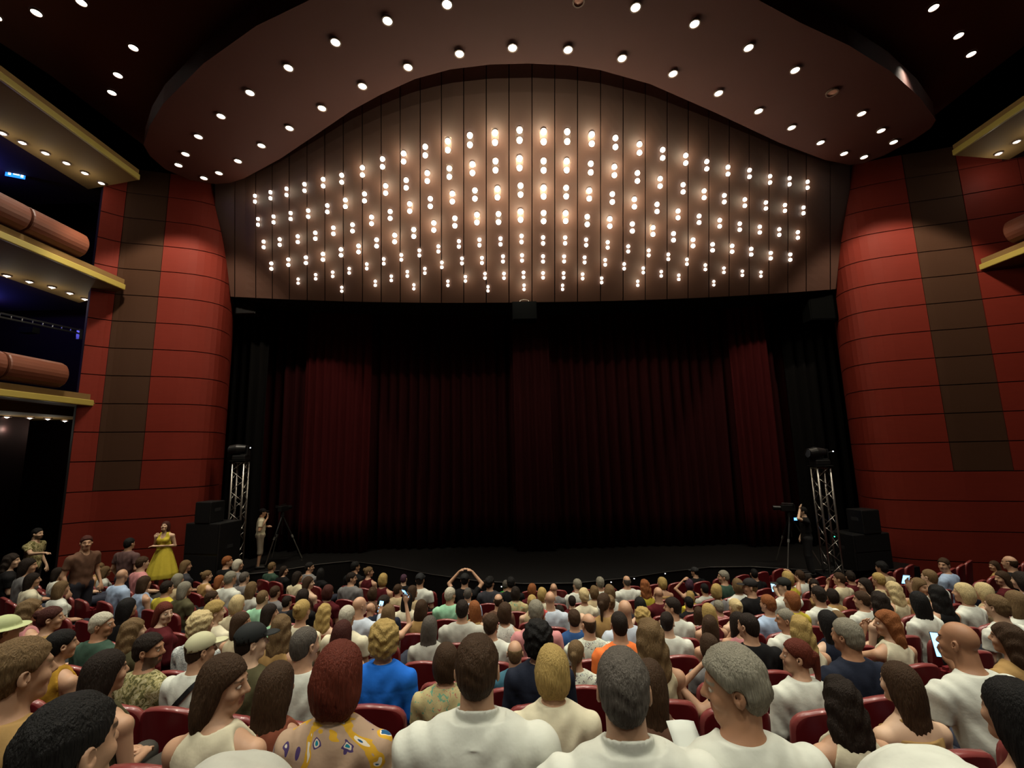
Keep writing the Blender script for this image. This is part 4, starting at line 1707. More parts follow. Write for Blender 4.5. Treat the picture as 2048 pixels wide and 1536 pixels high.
def cyl_hit(px, py, R):
    v = ray(px, py)
    ox, oy = -CXW, -CYW
    a = v.x ** 2 + v.y ** 2
    b = 2 * (ox * v.x + oy * v.y)
    c = ox * ox + oy * oy - R * R
    D = b * b - 4 * a * c
    if D < 0:
        return None
    t = (-b - math.sqrt(D)) / (2 * a)
    if t <= 0:
        t = (-b + math.sqrt(D)) / (2 * a)
        if c > 0 or t <= 0:
            return None
    return Vector((0, 0, CAMZ)) + v * t


def place(d):
    best = (99, 5, Vector((0, 5, 3)), 1.0, 30, 0.0, 0.0)
    for k, dr in [(k_, r_) for k_ in range(-2, 12) for r_ in (0, -0.05, 0.05, -0.1, 0.1)]:
        R = R0 + ROWP * k + dr
        if 'dr' in d['opt']:
            if dr:
                continue
            dr = float(d['opt']['dr'])
            R += dr
        if 'k' in d['opt'] and int(d['opt']['k']) != k:
            continue
        p = cyl_hit(d['px'], d['py'], R)
        if p is None or p.y < 0.5 or blocked(p.x, p.y):
            continue
        hz = 1.60 if d['stand'] else 1.20
        s = (p.z - tier_z(k)) / hz
        if s < 0.4:
            continue
        wp = 0.170 * s * F_PX / p.y * math.sqrt(1 + (p.x / p.y) ** 2) * (1.12 if d['style'] in 'OLWCM' else 1)
        if True:
            cost = abs(dr) * 3 + max(0, abs(s - 1) - 0.02) / 0.05 + 1.3 * abs(math.log(wp / d['w'])) / 0.3
        ang = math.atan2(p.x - CXW, CYW - p.y)
        gap = min([abs(ang - a) * R for a in ROWOCC[k]] + [9])
        if gap < 0.42:
            cost += (0.42 - gap) * 26
        if cost < best[0]:
            best = (cost, k, p, s, wp, ang, dr)
    return best


DBG = []
order = sorted(PEOPLE, key=lambda d: -d['w'])
for d in order:
    c, k, p, s, wp, ang, dr = place(d)
    R = R0 + ROWP * k
    # keep neighbours apart
    for _ in range(4):
        for a in ROWOCC[k]:
            dd = (ang - a) * R
            if abs(dd) < (0.40 if k < 8 else 0.3):
                ang = a + (0.40 if dd >= 0 else -0.40) / R
    ROWOCC[k].append(ang)
    lo, hi = (0.80, 1.18) if d['w'] > 60 else (0.83, 1.17)
    d['s_raw'] = s
    s = min(max(s, lo), hi)
    d.update(k=k, ang=ang, s=s, wp=wp, dr=dr)
    if c > 3.5:
        DBG.append('cost %.1f px %d %d w %d wp %d k %d s %.2f' % (c, d['px'], d['py'], d['w'], wp, k, d['s_raw']))
# relax each row so that neighbours do not sit in one another
for k in range(-2, 12):
    r = sorted([d for d in PEOPLE if d['k'] == k], key=lambda d: d['ang'])
    R = R0 + ROWP * k
    for _ in range(60):
        for a, b in zip(r[:-1], r[1:]):
            need = 0.47 if (a['stand'] or b['stand']) else (0.38 if k >= 8 else 0.44)
            gap = (b['ang'] - a['ang']) * R
            if gap < need:
                m_ = (need - gap) / 2 / R * 1.01
                wa, wb = (1.8, 0.2) if b['w'] > 2 * a['w'] else ((0.2, 1.8) if a['w'] > 2 * b['w'] else (1, 1))
                a['ang'] -= m_ * wa
                b['ang'] += m_ * wb
    for d in r:
        d['px2'] = proj(arcpt(R + d['dr'], d['ang'], tier_z(k) + 1.2))[0]
        if abs(d['px2'] - d['px']) > 22:
            print('moved', int(d['px']), int(d['py']), 'k', k, 'to', int(d['px2']))
for i, d in enumerate(PEOPLE):
    print('P', i, int(d['px']), int(d['py']), 'k', d['k'], 's %.2f' % d['s'], d['g'], d['style'])
print('PLACED', len(PEOPLE), 'bad', len(DBG))
print('\n'.join(DBG[:60]))
SN = dict(S='short', N='closely cropped', B='balding', X='', T='tousled', O='bobbed', L='long straight', W='long wavy', C='curly', U='pinned-up', P='ponytailed', M='shoulder-length', K='', H='')
KN = dict(tee='t-shirt', long='shirt', jacket='jacket', tank='sleeveless top', strap='strappy top')
CAPN = {'#a9b183': 'pale green sun hat', '#b9b795': 'cream cap', '#1c1f1f': 'black cap', '#191a1c': 'black cap', '#141414': 'black cap', '#b04a46': 'coral red cap', '#222222': 'dark cap', '#1a1616': 'dark cap', '#1a1a16': 'dark cap'}
ORD = 'front second third fourth fifth sixth seventh eighth ninth tenth eleventh twelfth thirteenth fourteenth'.split()


def describe(d):
    n = 'man' if d['g'] == 'm' else 'woman'
    tn = TNAME.get(d['top'], d['top'])
    if d['style'] == 'X':
        a = 'bald ' + n
    elif d['style'] in ('K', 'H'):
        a = n + ' wearing ' + CAPN[d['opt']['capc']]
    else:
        a = '%s with %s %s hair' % (n, SN[d['style']], HNAME[d['hc']])
    b = ' in %s %s' % (tn, KN[d['kind']])
    x = ''
    arm = d['opt'].get('arm')
    if d['stand']:
        x = ', standing'
    elif arm in ('phone', 'phoneup'):
        x = ' holding a phone'
    elif arm in ('hair', 'hairleft'):
        x = ' touching the hair'
    elif arm == 'up':
        x = ' with both arms raised'
    elif abs(d['yaw']) >= 100:
        x = ' looking back'
    elif abs(d['yaw']) >= 50:
        x = ' in profile'
    return a + b + x


def short(d):
    n = 'man' if d['g'] == 'm' else 'woman'
    tn = TNAME.get(d['top'], d['top'])
    if d['style'] in ('K', 'H'):
        return 'the %s in the %s' % (n, CAPN[d['opt']['capc']].split()[-1])
    h = 'bald' if d['style'] in 'X' else HNAME[d['hc']] + '-haired'
    return 'the %s %s in %s' % (h, n, tn)


base = {}
for d in PEOPLE:
    d['base'] = describe(d)
    base.setdefault(d['base'], []).append(d)
rows = {}
for d in PEOPLE:
    rows.setdefault(d['k'], []).append(d)
for k, r in rows.items():
    r.sort(key=lambda d: d['ang'])
used = set()
for d in PEOPLE:
    lab = d['base']
    if len(base[lab]) > 1:
        r = rows[d['k']]
        i = r.index(d)
        cand = []
        for jn, rel in ((i - 1, 'right of'), (i + 1, 'left of')):
            if 0 <= jn < len(r) and abs(r[jn]['ang'] - d['ang']) * R0 < 2.0:
                cand.append(lab + ', just %s %s' % (rel, short(r[jn])))
        cand.append(lab + ', %s from left in %s row' % (ORDN[i] if i else 'first', ORD[d['k'] + 2]))
        cand = [c for c in cand if len(c.replace('-', ' ').split()) <= 16 and c not in used] or [lab.split(' in ')[0] + ', %s from left in %s row' % (ORDN[i] if i else 'first', ORD[d['k'] + 2])]
        lab = cand[0]
    elif len(lab.split()) < 9:
        lab += ' in the %s row' % ORD[d['k'] + 2]
    used.add(lab)
    d['label'] = lab

PANTS = ['#23242c', '#2b2f3d', '#3a3630', '#1a1a1c']
PHONES = []
for n_, d in enumerate(PEOPLE):
    k, ang, s = d['k'], d['ang'], d['s']
    R = R0 + ROWP * k
    w = d['w']
    h = 0.0068 if w >= 64 else (0.0095 if w >= 34 else 0.0145)
    rot = ang           # the seat faces the centre of the arcs: rotate by +ang
    head_z = CAMZ
    X, Y, _ = arcpt(R + d['dr'], ang)
    z = tier_z(k)
    # heading relative to the body
    heading = d['yaw']
    bodyhead = -math.degrees(ang)   # the direction the seat faces, as a heading
    loc_ = heading - bodyhead
    loc_ = (loc_ + 180) % 360 - 180
    o = d['opt']
    brot = 0.0
    if d['stand']:
        brot = math.radians(-loc_ * 0.8)
        loc_ *= 0.2
    elif abs(loc_) > 80:
        brot = -math.radians(loc_ - math.copysign(78, loc_))
        loc_ = math.copysign(78, loc_)
    q = 10 if w >= 60 else (20 if w >= 34 else 30)
    loc_ = round(loc_ / q) * q
    pk = 0
    kw = dict(g=d['g'], style=d['style'], hc=d['hc'], top=d['top'], kind=d['kind'], yaw=loc_, h=h, skin=int(o.get('skin', 1 + (n_ * 7 % 5 == 0) * 2)), beard='beard' in o,
              arm=o.get('arm'), collar='collar' in o, wide=float(o.get('wide', 1.0)), capc=o.get('capc'), lean=float(o.get('lean', 0.0)), pants=PANTS[n_ % 4],
              eyes=w >= 40 and abs(loc_) > 25, stand=d['stand'], pitch=float(o.get('pitch', 0)), hscale=1.12 if 'big' in o else 1.0)
    root, jj = person((X, Y, z), rot + brot, s, **kw)
    # residual: shift the seated figure a little so that the head is where the photograph has it
    tag(root, d['label'], 'person', 'people in the %s row of the stalls' % ORD[k + 2] if not d['stand'] else 'people standing at the left end of the rows')
    d['root'] = root
    d['j'] = jj
    if o.get('arm') in ('phone', 'phoneup'):
        PHONES.append(d)

# seats: one under everybody seated, and empty ones filling the gaps that show
M_ = 0
for k in range(-2, 12):
    R = R0 + ROWP * k
    occ = sorted([(d['ang'], d) for d in PEOPLE if d['k'] == k and not d['stand']], key=lambda t: t[0])
    lst = [(a, d) for a, d in occ]
    pitch = 0.56 / R
    fill = []
    aa = [a for a, _ in occ]
    lim = (0.5 if k < 0 else 0.62) if k < 6 else (0.42 if k < 9 else 0.22)
    ends = [-lim] + aa + [lim] if aa else []
    for a, b in zip(ends[:-1], ends[1:]):
        gap = b - a
        m = int(gap / pitch + 0.12) - 1
        for i in range(m):
            fill.append(a + gap * (i + 1) / (m + 1))
    for i, (a, d) in enumerate(lst):
        sl_ = 'dark red seat under %s, %s from left, %s row' % (short(d), ORDN[i] if i else 'first', ORD[k + 2])
        if len(sl_.replace('-', ' ').split()) > 16:
            sl_ = 'dark red seat under a %s, %s from left, %s row' % ('man' if d['g'] == 'm' else 'woman', ORDN[i] if i else 'first', ORD[k + 2])
        dd_ = d['dr']
        seat(arcpt(R + dd_, a, tier_z(k)), a, False, sl_, 'occupied seats in the %s row' % ORD[k + 2], k < 4)
        M_ += 1
    EMP, EMPN = {}, {}
    for a in fill:
        x, y, z = arcpt(R, a, tier_z(k))
        px_, py_ = proj((x, y, z + 0.9))
        if (k < 0 and not aa) or blocked(x, y) or not (-40 < px_ < 2090) or y < 0.3 or py_ > 1560:
            continue
        nb = sorted(occ, key=lambda t: abs(t[0] - a))[0] if occ else None
        key = (k, 'right' if nb and a > nb[0] else 'left', nb[0] if nb else 0)
        EMPN[key] = EMPN.get(key, 0) + 1
    for a in fill:
        x, y, z = arcpt(R, a, tier_z(k))
        px_, py_ = proj((x, y, z + 0.9))
        if k < 0 and not aa:
            continue
        if blocked(x, y) or not (-40 < px_ < 2090) or y < 0.3 or py_ > 1560:
            continue
        nb = sorted(occ, key=lambda t: abs(t[0] - a))[0] if occ else None
        side = 'right' if nb and a > nb[0] else 'left'
        key = (k, side, nb[0] if nb else 0)
        EMP[key] = EMP.get(key, 0) + 1
        nth = EMP[key]
        if side == 'left':
            nth = EMPN.get(key, 0) - nth + 1
        el_ = '%sempty red seat %s of %s in %s row' % (('' if nth <= 1 else ORDN[min(nth - 1, 30)] + ' '), side, short(nb[1]) if nb else 'centre', ORD[k + 2])
        if el_ in used:
            el_ = 'empty red seat, %s gap from left in %s row' % (ORDN[sorted(fill).index(a)].replace('leftmost', 'first'), ORD[k + 2])
        used.add(el_)
        seat((x, y, z), a, True, el_, 'empty seats in the %s row' % ORD[k + 2], k < 4)
        M_ += 1
print('SEATS', M_)

# ================================================================== STAGE
M_CURT = mat('curtain_velvet', '#260a0c', 0.9, 0, (2.5, 0.2, (6, 6, 0.4)), 0.05, 0, 0.0)
M_CURT_LIT = mat('curtain_velvet_lit', '#330c0e', 0.9, 0, (2.5, 0.2, (6, 6, 0.4)), 0.05, 0, 0.0)  # lit copy of the velvet: light on the legs put into its colour
M_DRAPE = mat('black_drape', '#070606', 0.95, 0, (3, 0.2, (6, 6, .4)), 0.1)
M_GEAR = mat('black_gear', '#111112', 0.45, 0, (20, 0.2), 0.4)
M_GRILLE = mat('speaker_grille', '#0c0c0e', 0.7, 0.3, (240, 0.5), 0.3, bump=0.4)
M_ALU = mat('aluminium', '#9a9690', 0.32, 0.9, None, 0.5)


def drape(name, x0, x1, Y, z0, z1, m, label, cat='curtain', group=None, folds=2.6, amp=0.13, taper=0.0, bow=0.0, seed=1, solid=0.02):
    mb = MB()
    rows = []
    n = int(abs(x1 - x0) * folds * 7) + 8
    rs = np.random.RandomState(seed)
    ph = np.cumsum(rs.uniform(0.75, 1.25, n)) * 2 * math.pi / 7
    am = np.interp(np.arange(n), np.linspace(0, n, 9), rs.uniform(0.5, 1.3, 9)) * amp
    for i in range(9):
        t = i / 8
        z = z0 + (z1 - z0) * t
        r = []
        for q in range(n):
            u = q / (n - 1)
            xm = (x0 + x1) / 2
            x = xm + (x0 + (x1 - x0) * u - xm) * (1 - taper * t * t)
            r.append((x, Y + am[q] * math.sin(ph[q]) * (1 - 0.35 * t) + bow * (2 * u - 1) ** 2 + 0.05 * math.sin(t * 3 + q * .1), z))
        rows.append(r)
    mb.grid(rows)
    o = mb.build(name, m, None, smooth=True, solid=solid)
    tag(o, label, cat, group)
    return o


def X_at(px, Y, py=1000):
    return atY(px, py, Y).x


ZT = 10.4
drape('stage_curtain', X_at(505, 15.9), X_at(1032, 15.9) + .1, 15.9, ZS + .02, ZT, M_CURT, 'dark red pleated stage curtain closing the left half of the stage', seed=3)
drape('stage_curtain', X_at(1032, 15.4) - .1, X_at(1640, 15.4), 15.4, ZS + .02, ZT, M_CURT, 'dark red pleated stage curtain closing the right half of the stage', seed=5)
drape('stage_curtain', X_at(598, 15.45), X_at(735, 15.45), 15.45, ZS + .02, ZT, M_CURT_LIT, 'lit red gathered curtain leg at left behind the camera tripod', folds=3.2, amp=.07, seed=7)
drape('stage_curtain', X_at(1032, 14.98), X_at(1108, 14.98), 14.98, ZS + .02, ZT, M_CURT, 'narrow red gathered curtain hanging at mid stage below the central speaker', folds=3.0, amp=.06, seed=9)
drape('stage_curtain', X_at(1490, 14.95), X_at(1565, 14.95), 14.95, ZS + .02, ZT, M_CURT_LIT, 'lit red gathered curtain leg left of the right camera operator', folds=3.2, amp=.07, seed=11)
drape('stage_drape', X_at(440, 14.9), X_at(520, 14.9), 14.9, ZS + .02, ZT, M_DRAPE, 'black side drape between the left red tower and the curtain', seed=13)
drape('stage_drape', X_at(1605, 14.9), X_at(1725, 14.9), 14.9, ZS + .02, ZT, M_DRAPE, 'black side drape between the curtain and the right red tower', seed=15)


def orient(root, heading):
    root.rotation_euler = (0, 0, -math.radians(heading))


def truss(px0, py0, px1, py1, label):
    b = atZ(px0, py0, ZS)
    t = atY(px1, py1, b.y)
    H = t.z - ZS
    r = empty('truss_tower', (b.x, b.y, ZS), 0.12 if px0 < 1000 else -0.12)
    w = 0.15
    plate = MB().box((0, 0, 0.012), (0.6, 0.6, 0.024)).build('base_plate', M_GEAR, r)
    ch = MB().tube((0, 0, 0.02), (0, 0, H), 0.025, n=10).mesh('chord', M_ALU, True)
    for sx, sy in ((-1, -1), (1, -1), (1, 1), (-1, 1)):
        link('chord', ch, r, (sx * w, sy * w, 0))
    st = 0.27
    n = int(H / st)
    st = H / n
    bars = {}
    for a_, b_, k in (((-w, -w), (w, -w), 0), ((w, -w), (w, w), 1), ((w, w), (-w, w), 2), ((-w, w), (-w, -w), 3)):
        for i in range(n):
            p, q = (a_, b_) if i % 2 == 0 else (b_, a_)
            key = (k, i % 2)
            if key not in bars:
                bars[key] = MB().tube((p[0], p[1], 0.03), (q[0], q[1], st - 0.0), 0.010, n=6).mesh('brace', M_ALU, True)
            link('brace', bars[key], r, (0, 0, i * st))
        MB().tube((a_[0], a_[1], H - 0.04), (b_[0], b_[1], H - 0.04), 0.012, n=6).build('brace', M_ALU, r)
    MB().box((0, 0, H + 0.012), (0.42, 0.42, 0.022)).build('top_plate', M_GEAR, r)
    tag(r, label, 'truss')
    # moving head lamp lying across the top
    h = empty('stage_light', (b.x, b.y, ZS + H + 0.024), 0)
    MB().box((0, 0, 0.07), (0.36, 0.30, 0.13)).build('base', M_GEAR, h, bevel=0.02)
    y = MB()
    y.box((-0.19, 0, 0.26), (0.04, 0.14, 0.28))
    y.box((0.19, 0, 0.26), (0.04, 0.14, 0.28))
    y.box((0, 0, 0.15), (0.40, 0.14, 0.035))
    y.build('yoke', M_GEAR, h, bevel=0.01)
    hd = MB().tube((-0.30, -0.05, 0.30), (-0.10, -0.02, 0.32), 0.12, 0.14, 18).tube((-0.10, -0.02, 0.32), (0.14, 0, 0.33), 0.14, 0.09, 18).build('lamp_head', M_GEAR, h, smooth=False)
    MB().tube((-0.312, -0.05, 0.30), (-0.302, -0.05, 0.30), 0.10, n=18).build('lens', mat('lens_glass', '#3c4048', 0.1, 0, None, 0.8), hd)
    MB().tube((0.30, -0.1, 0.34), (0.30, -0.115, 0.34), 0.014, n=8).build('indicator', emis('indicator_white', '#e8f0ff', 3), h)
    MB().tube((0.30, -0.10, 0.34), (0.18, 0, 0.30), 0.012, n=6).build('bracket', M_GEAR, h)
    tag(h, 'black moving-head stage light on top of the %s truss tower' % ('left' if px0 < 1000 else 'right'), 'stage light')
    return r, b, H


tr1 = truss(467, 1150, 484, 922, 'silver lattice truss tower between the left speakers and the presenter')
tr2 = truss(1667, 1150, 1650, 932, 'silver lattice truss tower between the right camera operator and the right speakers')
p = tr2[1]
g = MB().box((0, 0, 0), (0.05, 0.03, 0.04)).build('indicator_light', M_GEAR, None, loc=(p.x + 0.0, p.y - 0.19, atY(1660, 1070, p.y).z))
MB().tube((0, -0.016, 0), (0, -0.022, 0), 0.012, n=8).build('indicator_face', emis('indicator_green', '#38e0a0', 5), g)
tag(g, 'tiny green indicator light clipped to the right truss tower', 'light')


def cabinet(name, x0, x1, y0, y1, Y, depth, heading, label, sub):
    a, b = atY(x0, y1, Y), atY(x1, y0, Y)
    w, hgt = b.x - a.x, b.z - a.z
    r = empty(name, ((a.x + b.x) / 2, Y + depth / 2, a.z if sub != 'top' else a.z), -math.radians(heading))
    MB().box((0, 0, hgt / 2), (w, depth, hgt)).build('cabinet', M_GEAR, r, bevel=0.02)
    if sub == 'sub':
        for i in range(2):
            MB().box((0, -depth / 2 - 0.006, hgt * (0.25 + 0.5 * i)), (w * 0.93, 0.012, hgt * 0.46)).build('grille', M_GRILLE, r, bevel=0.004)
    else:
        MB().box((0, -depth / 2 - 0.006, hgt / 2), (w * 0.9, 0.012, hgt * 0.92)).build('grille', M_GRILLE, r, bevel=0.004)
    for s in (-1, 1):
        MB().box((s * (w / 2 + 0.006), 0, hgt * 0.6), (0.012, 0.18, 0.08)).build('handle', mat('handle_grey', '#2a2a2c', 0.5), r)
    tag(r, label, 'speaker')
    return r, b.z


def cab_stack(x0, x1, yb, yt, tx0, tx1, tyt, Yc, hd, side):
    zb = ZS
    a, b = atY(x0, yt, Yc), atY(x1, yt, Yc)
    w = b.x - a.x
    hgt = (a.z + b.z) / 2 - zb
    def cab(nm, cx, z, w, hgt, dep, label, two):
        r = empty(nm, (cx, Yc + dep / 2, z), -math.radians(hd))
        MB().box((0, 0, hgt / 2), (w, dep, hgt)).build('cabinet', M_GEAR, r, bevel=0.02)
        for i in range(two):
            MB().box((0, -dep / 2 - 0.006, hgt * (i + .5) / two), (w * 0.93, 0.012, hgt * 0.92 / two)).build('grille', M_GRILLE, r)
        for s in (-1, 1):
            MB().box((s * (w / 2 + 0.005), 0, hgt * 0.6), (0.012, 0.18, 0.08)).build('handle', mat('handle_grey', '#2a2a2c', 0.5), r)
        tag(r, label, 'speaker')
    cab('subwoofer', (a.x + b.x) / 2, zb, w, hgt, 0.7, 'large black bass speaker cabinet standing at the %s edge of the stage' % side, 2)
    c, d = atY(tx0, tyt, Yc), atY(tx1, tyt, Yc)
    cab('loudspeaker', (c.x + d.x) / 2, zb + hgt, d.x - c.x, (c.z + d.z) / 2 - zb - hgt, 0.45, 'smaller black speaker on top of the %s bass cabinet' % side, 1)


cab_stack(370, 452, 1150, 1047, 392, 428, 1004, 11.9, 12, 'left')
cab_stack(1692, 1782, 1150, 1068, 1716, 1758, 1020, 12.0, -12, 'right')


def hung(x0, x1, y0, y1, Y, label, ring=False, m=None):
    a, b = atY(x0, y1, Y), atY(x1, y0, Y)
    w, hgt = b.x - a.x, b.z - a.z
    r = empty('hanging_speaker', ((a.x + b.x) / 2, Y, a.z))
    MB().box((0, 0.2, hgt / 2), (w, 0.4, hgt), None, 1.0).build('cabinet', m or M_GEAR, r, bevel=0.02)
    MB().box((0, -0.007, hgt / 2), (w * 0.92, 0.014, hgt * 0.9)).build('grille', M_GRILLE if not m else m, r)
    if ring:
        t = MB()
        for i in range(14):
            u, v = math.pi * i / 14, math.pi * (i + 1) / 14
            t.tube((0.13 * math.cos(u), 0.0, hgt + 0.0 + 0.05 * math.sin(u)), (0.13 * math.cos(v), 0.0, hgt + 0.05 * math.sin(v)), 0.012, n=6)
        t.build('shackle', mat('bright_steel', '#d8d4cc', 0.25, 0.9), r)
    for s in (-1, 1):
        MB().tube((s * w * 0.35, 0.2, hgt), (s * w * 0.35, 0.2, hgt + 0.9), 0.008, n=6).build('hanger', M_GEAR, r)
    tag(r, label, 'speaker')


hung(1025, 1073, 602, 640, 13.2, 'small dark speaker hanging centrally below the lamp grid', True, mat('speaker_dark', '#060708', 0.9, spec=0.02))
hung(468, 512, 600, 628, 13.8, 'dark speaker hanging in the shadow left above the curtain')
hung(1622, 1680, 587, 640, 13.6, 'grey-black speaker hanging in the shadow right above the curtain', False, mat('speaker_grey', '#090a0a', 0.9, spec=0.02))


def tripod(px, py, H, label, cam_label, heading, leg=0.62):
    b = atZ(px, py, ZS)
    r = empty('camera_tripod', (b.x, b.y, ZS), -math.radians(heading))
    apex = Vector((0, 0, H))
    MB().tube((0, 0, H - 0.08), (0, 0, H + 0.05), 0.055, 0.045, 12).build('tripod_head', M_GEAR, r)
    for i in range(3):
        a = 2 * math.pi * i / 3 + 0.5
        f = Vector((leg * math.cos(a), leg * math.sin(a), 0.02))
        m = apex.lerp(f, 0.5)
        o = MB().tube(apex - Vector((0, 0, .05)), m, 0.022, n=8).build('leg', M_GEAR, r)
        MB().tube(m, f, 0.016, n=8).build('lower_leg', M_ALU, o)
        MB().tube(m.lerp(apex, .06), m.lerp(f, .06), 0.03, n=8).build('clamp', mat('clamp_grey', '#6a6864', 0.4), o)
    MB().tube((0, 0, H - 0.05), (0, 0, H * 0.55), 0.012, n=6).build('centre_column', M_GEAR, r)
    MB().tube((0.02, -0.05, H), (0.22, -0.32, H - 0.12), 0.009, n=6).build('pan_handle', M_GEAR, r)
    tag(r, label, 'tripod')
    c = empty('video_camera', (b.x, b.y, ZS + H + 0.05), -math.radians(heading))
    MB().box((0, 0.02, 0.10), (0.13, 0.34, 0.17)).build('camera_body', M_GEAR, c, bevel=0.015)
    MB().tube((0, 0.19, 0.10), (0, 0.38, 0.10), 0.055, 0.065, 14).build('lens', M_GEAR, c)
    MB().tube((0, -0.12, 0.21), (0, 0.16, 0.22), 0.014, n=6).build('carry_handle', M_GEAR, c)
    MB().box((-0.12, -0.10, 0.17), (0.12, 0.012, 0.08)).build('viewfinder_screen', M_GEAR, c)
    tag(c, cam_label, 'camera')
    return b, H, c


tripod(560, 1122, 1.42, 'tall camera tripod with pale lower legs beside the presenter', 'black video camera on the left tripod', 10)
tb, tH, tc = tripod(1590, 1132, 1.35, 'dark camera tripod in front of the right camera operator', 'video camera with glowing blue screen on the right tripod', -75)
p = atY(1591, 1038, tb.y - 0.1)
s = MB().box((0, 0, 0), (0.11, 0.015, 0.09)).build('monitor', M_GEAR, None, loc=p)
MB().box((0, -0.01, 0), (0.085, 0.006, 0.065)).build('screen', emis('blue_screen', '#3f7bff', 9), s)
tag(s, 'small glowing blue monitor screen held beside the right video camera', 'monitor')

# people standing on or beside the stage
b = atZ(517, 1137, ZS)
top_z = atY(521, 1016, b.y).z
H = (top_z - ZS) / 1.74
r, j = person((b.x, b.y, ZS), 0, H, 'm', 'K', 'd', 'ivory', 'tee', -8, 0, 'mic', True, 0.0095, 1, pants='#8a7f70', pkind='shorts', capc='#17171a')
orient(r, 62)
tag(r, 'person in cream t-shirt, shorts and dark cap speaking into a microphone on stage', 'person')
mc = empty('microphone', r.location, 0)
orient(mc, 62)
mc.scale = (H,) * 3
w_ = Vector(j['wr'][1]) + Vector((-0.03, 0.02, 0.075))
MB().tube(w_ + Vector((0.01, -0.0, -0.10)), w_ + Vector((0, 0.0, 0.03)), 0.012, 0.016, 10).build('handle', M_GEAR, mc)
MB().tube(w_ + Vector((0, 0, 0.03)), w_ + Vector((0, 0, 0.075)), 0.026, 0.020, 12).build('mic_head', mat('mic_grey', '#55565a', 0.4, 0.5), mc)
tag(mc, 'black handheld microphone held by the presenter in the dark cap', 'microphone')

b = atZ(1622, 1150, ZS)
top_z = atY(1618, 1012, b.y).z
H = max(0.9, min(1.05, (top_z - ZS) / 1.74))
r, j = person((b.x, b.y, ZS), 0, H, 'm', 'S', 'k', 'black', 'tee', 0, 0, 'head', True, 0.0095, 3, pants='#101012')
orient(r, -70)
tag(r, 'camera operator in black with a hand on the head beside the right truss', 'person')

# woman in yellow on the steps at the left
Yw = 11.25
b = atY(332, 1052, Yw)
zf = b.z - 1.60 * 0.97
st_ = MB()
for i in range(4):
    st_.box((0, 0.0 + 0.14 * i - 0.2, (zf - 0.2) * (i + 1) / 4 / 2 + 0.1), (1.1, 0.9 - 0.2 * i, (zf - 0.2) * (i + 1) / 4))
sb = st_.build('stage_steps', M_BLACK, None, loc=(b.x + .0, Yw + 0.1, 0.1))
tag(sb, 'low black steps in front of the left red tower', 'steps')
r, j = person((b.x, Yw, zf), 0, 0.97, 'f', 'L', 'a', 'yellow', 'tank', 0, 14, 'folded', True, 0.0095, 3, pkind='dress')
orient(r, 172)
tag(r, 'person in a bright yellow sleeveless dress standing in front of the left tower', 'person')

# ---------------- phones and papers in the audience
M_SCR = emis('phone_screen', '#7fc0ff', 3.2)
M_SCR2 = emis('phone_screen_video', '#5a66c8', 1.6)


def phone(d):
    j = d['j']
    r_ = d['root']
    wr = Vector(j['wr'][1])
    hd = Vector(j['hd'][1]).normalized()
    c = wr + hd * 0.12 + Vector((0, 0.012, 0))
    o = empty('phone', r_.location, r_.rotation_euler.z)
    o.scale = r_.scale
    hv = Vector(j['head']) - c
    q = (hv).to_track_quat('-Y', 'Z').to_matrix().to_4x4()
    m = MB().box((0, 0, 0), (0.072, 0.009, 0.148)).build('case', M_GEAR, o, bevel=0.003)
    m.matrix_local = Matrix.Translation(c) @ q
    s = MB().box((0, -0.0055, 0), (0.066, 0.002, 0.138)).build('screen', M_SCR if d['px'] != 556 else M_SCR2, o)
    s.matrix_local = Matrix.Translation(c) @ q
    tag(o, ('lit phone held by ' + short(d) + ' in the %s row' % ORD[d['k'] + 2]), 'phone')


for d in PHONES:
    phone(d)


def lit_phone_at(px, py, Y, ang, label, m=None, w=0.075, h=0.15):
    p = atY(px, py, Y)
    o = MB().box((0, 0, 0), (w, 0.010, h)).build('phone', M_GEAR, None, bevel=0.003)
    MB().box((0, -0.006, 0), (w * .92, 0.002, h * .93)).build('screen', m or M_SCR, o)
    o.location = p
    o.rotation_euler = (math.radians(-35), math.radians(ang), 0)
    tag(o, label, 'phone')


# exit sign and lights in the left gallery
p = atY(32, 350, 11.0)
o = MB().box((0, 0, 0), (0.36, 0.05, 0.20)).build('exit_sign', M_GEAR, None, loc=p, rz=0.5)
MB().box((0, -0.028, 0), (0.38, 0.008, 0.18)).build('sign_face', emis('sign_blue', '#1f6fe8', 2.6), o)
fig = MB().box((-0.11, -0.036, 0.0), (0.05, 0.006, 0.09)).box((0.02, -0.036, 0), (0.12, 0.006, 0.03)).box((0.13, -0.036, 0.0), (0.05, 0.006, 0.11))
fig.build('sign_symbol', emis('sign_white', '#cfe4ff', 2.5), o)
MB().tube((0, 0, 0.1), (0, 0, CAMZ + 7.56 - p.z), 0.012, n=6).build('hanger', M_GEAR, o)
tag(o, 'glowing blue emergency exit sign in the upper left gallery', 'sign')
for i, (x, y, Y) in enumerate(((57, 436, 12.2), (111, 466, 12.6), (113, 473, 12.0), (88, 467, 11.4), (138, 484, 12.3), (5, 425, 11.5))):
    q = atY(x, y, Y)
    o = MB().tube((0, 0, 0), (0, 0, 0.03), 0.03 if i else 0.075, n=10).build('gallery_lamp', M_GEAR, None, loc=q)
    MB().tube((0, 0, -0.006), (0, 0, -0.001), 0.024 if i else 0.07, n=10).build('lamp_face', M_LAMPW, o)
    MB().tube((0, 0, .0), (0, 0, (CAMZ + 4.93) - q.z), 0.012, n=6).build('post', M_GEAR, o)
    tag(o, 'small bright lamp, %s, above the middle left balcony front' % ['', 'second from right', 'third from right, lower one', 'third from left', 'rightmost', 'leftmost'][i], 'light', 'lamps over the middle left balcony') if i else tag(o, 'larger oval bright lamp above the middle left balcony front', 'light')

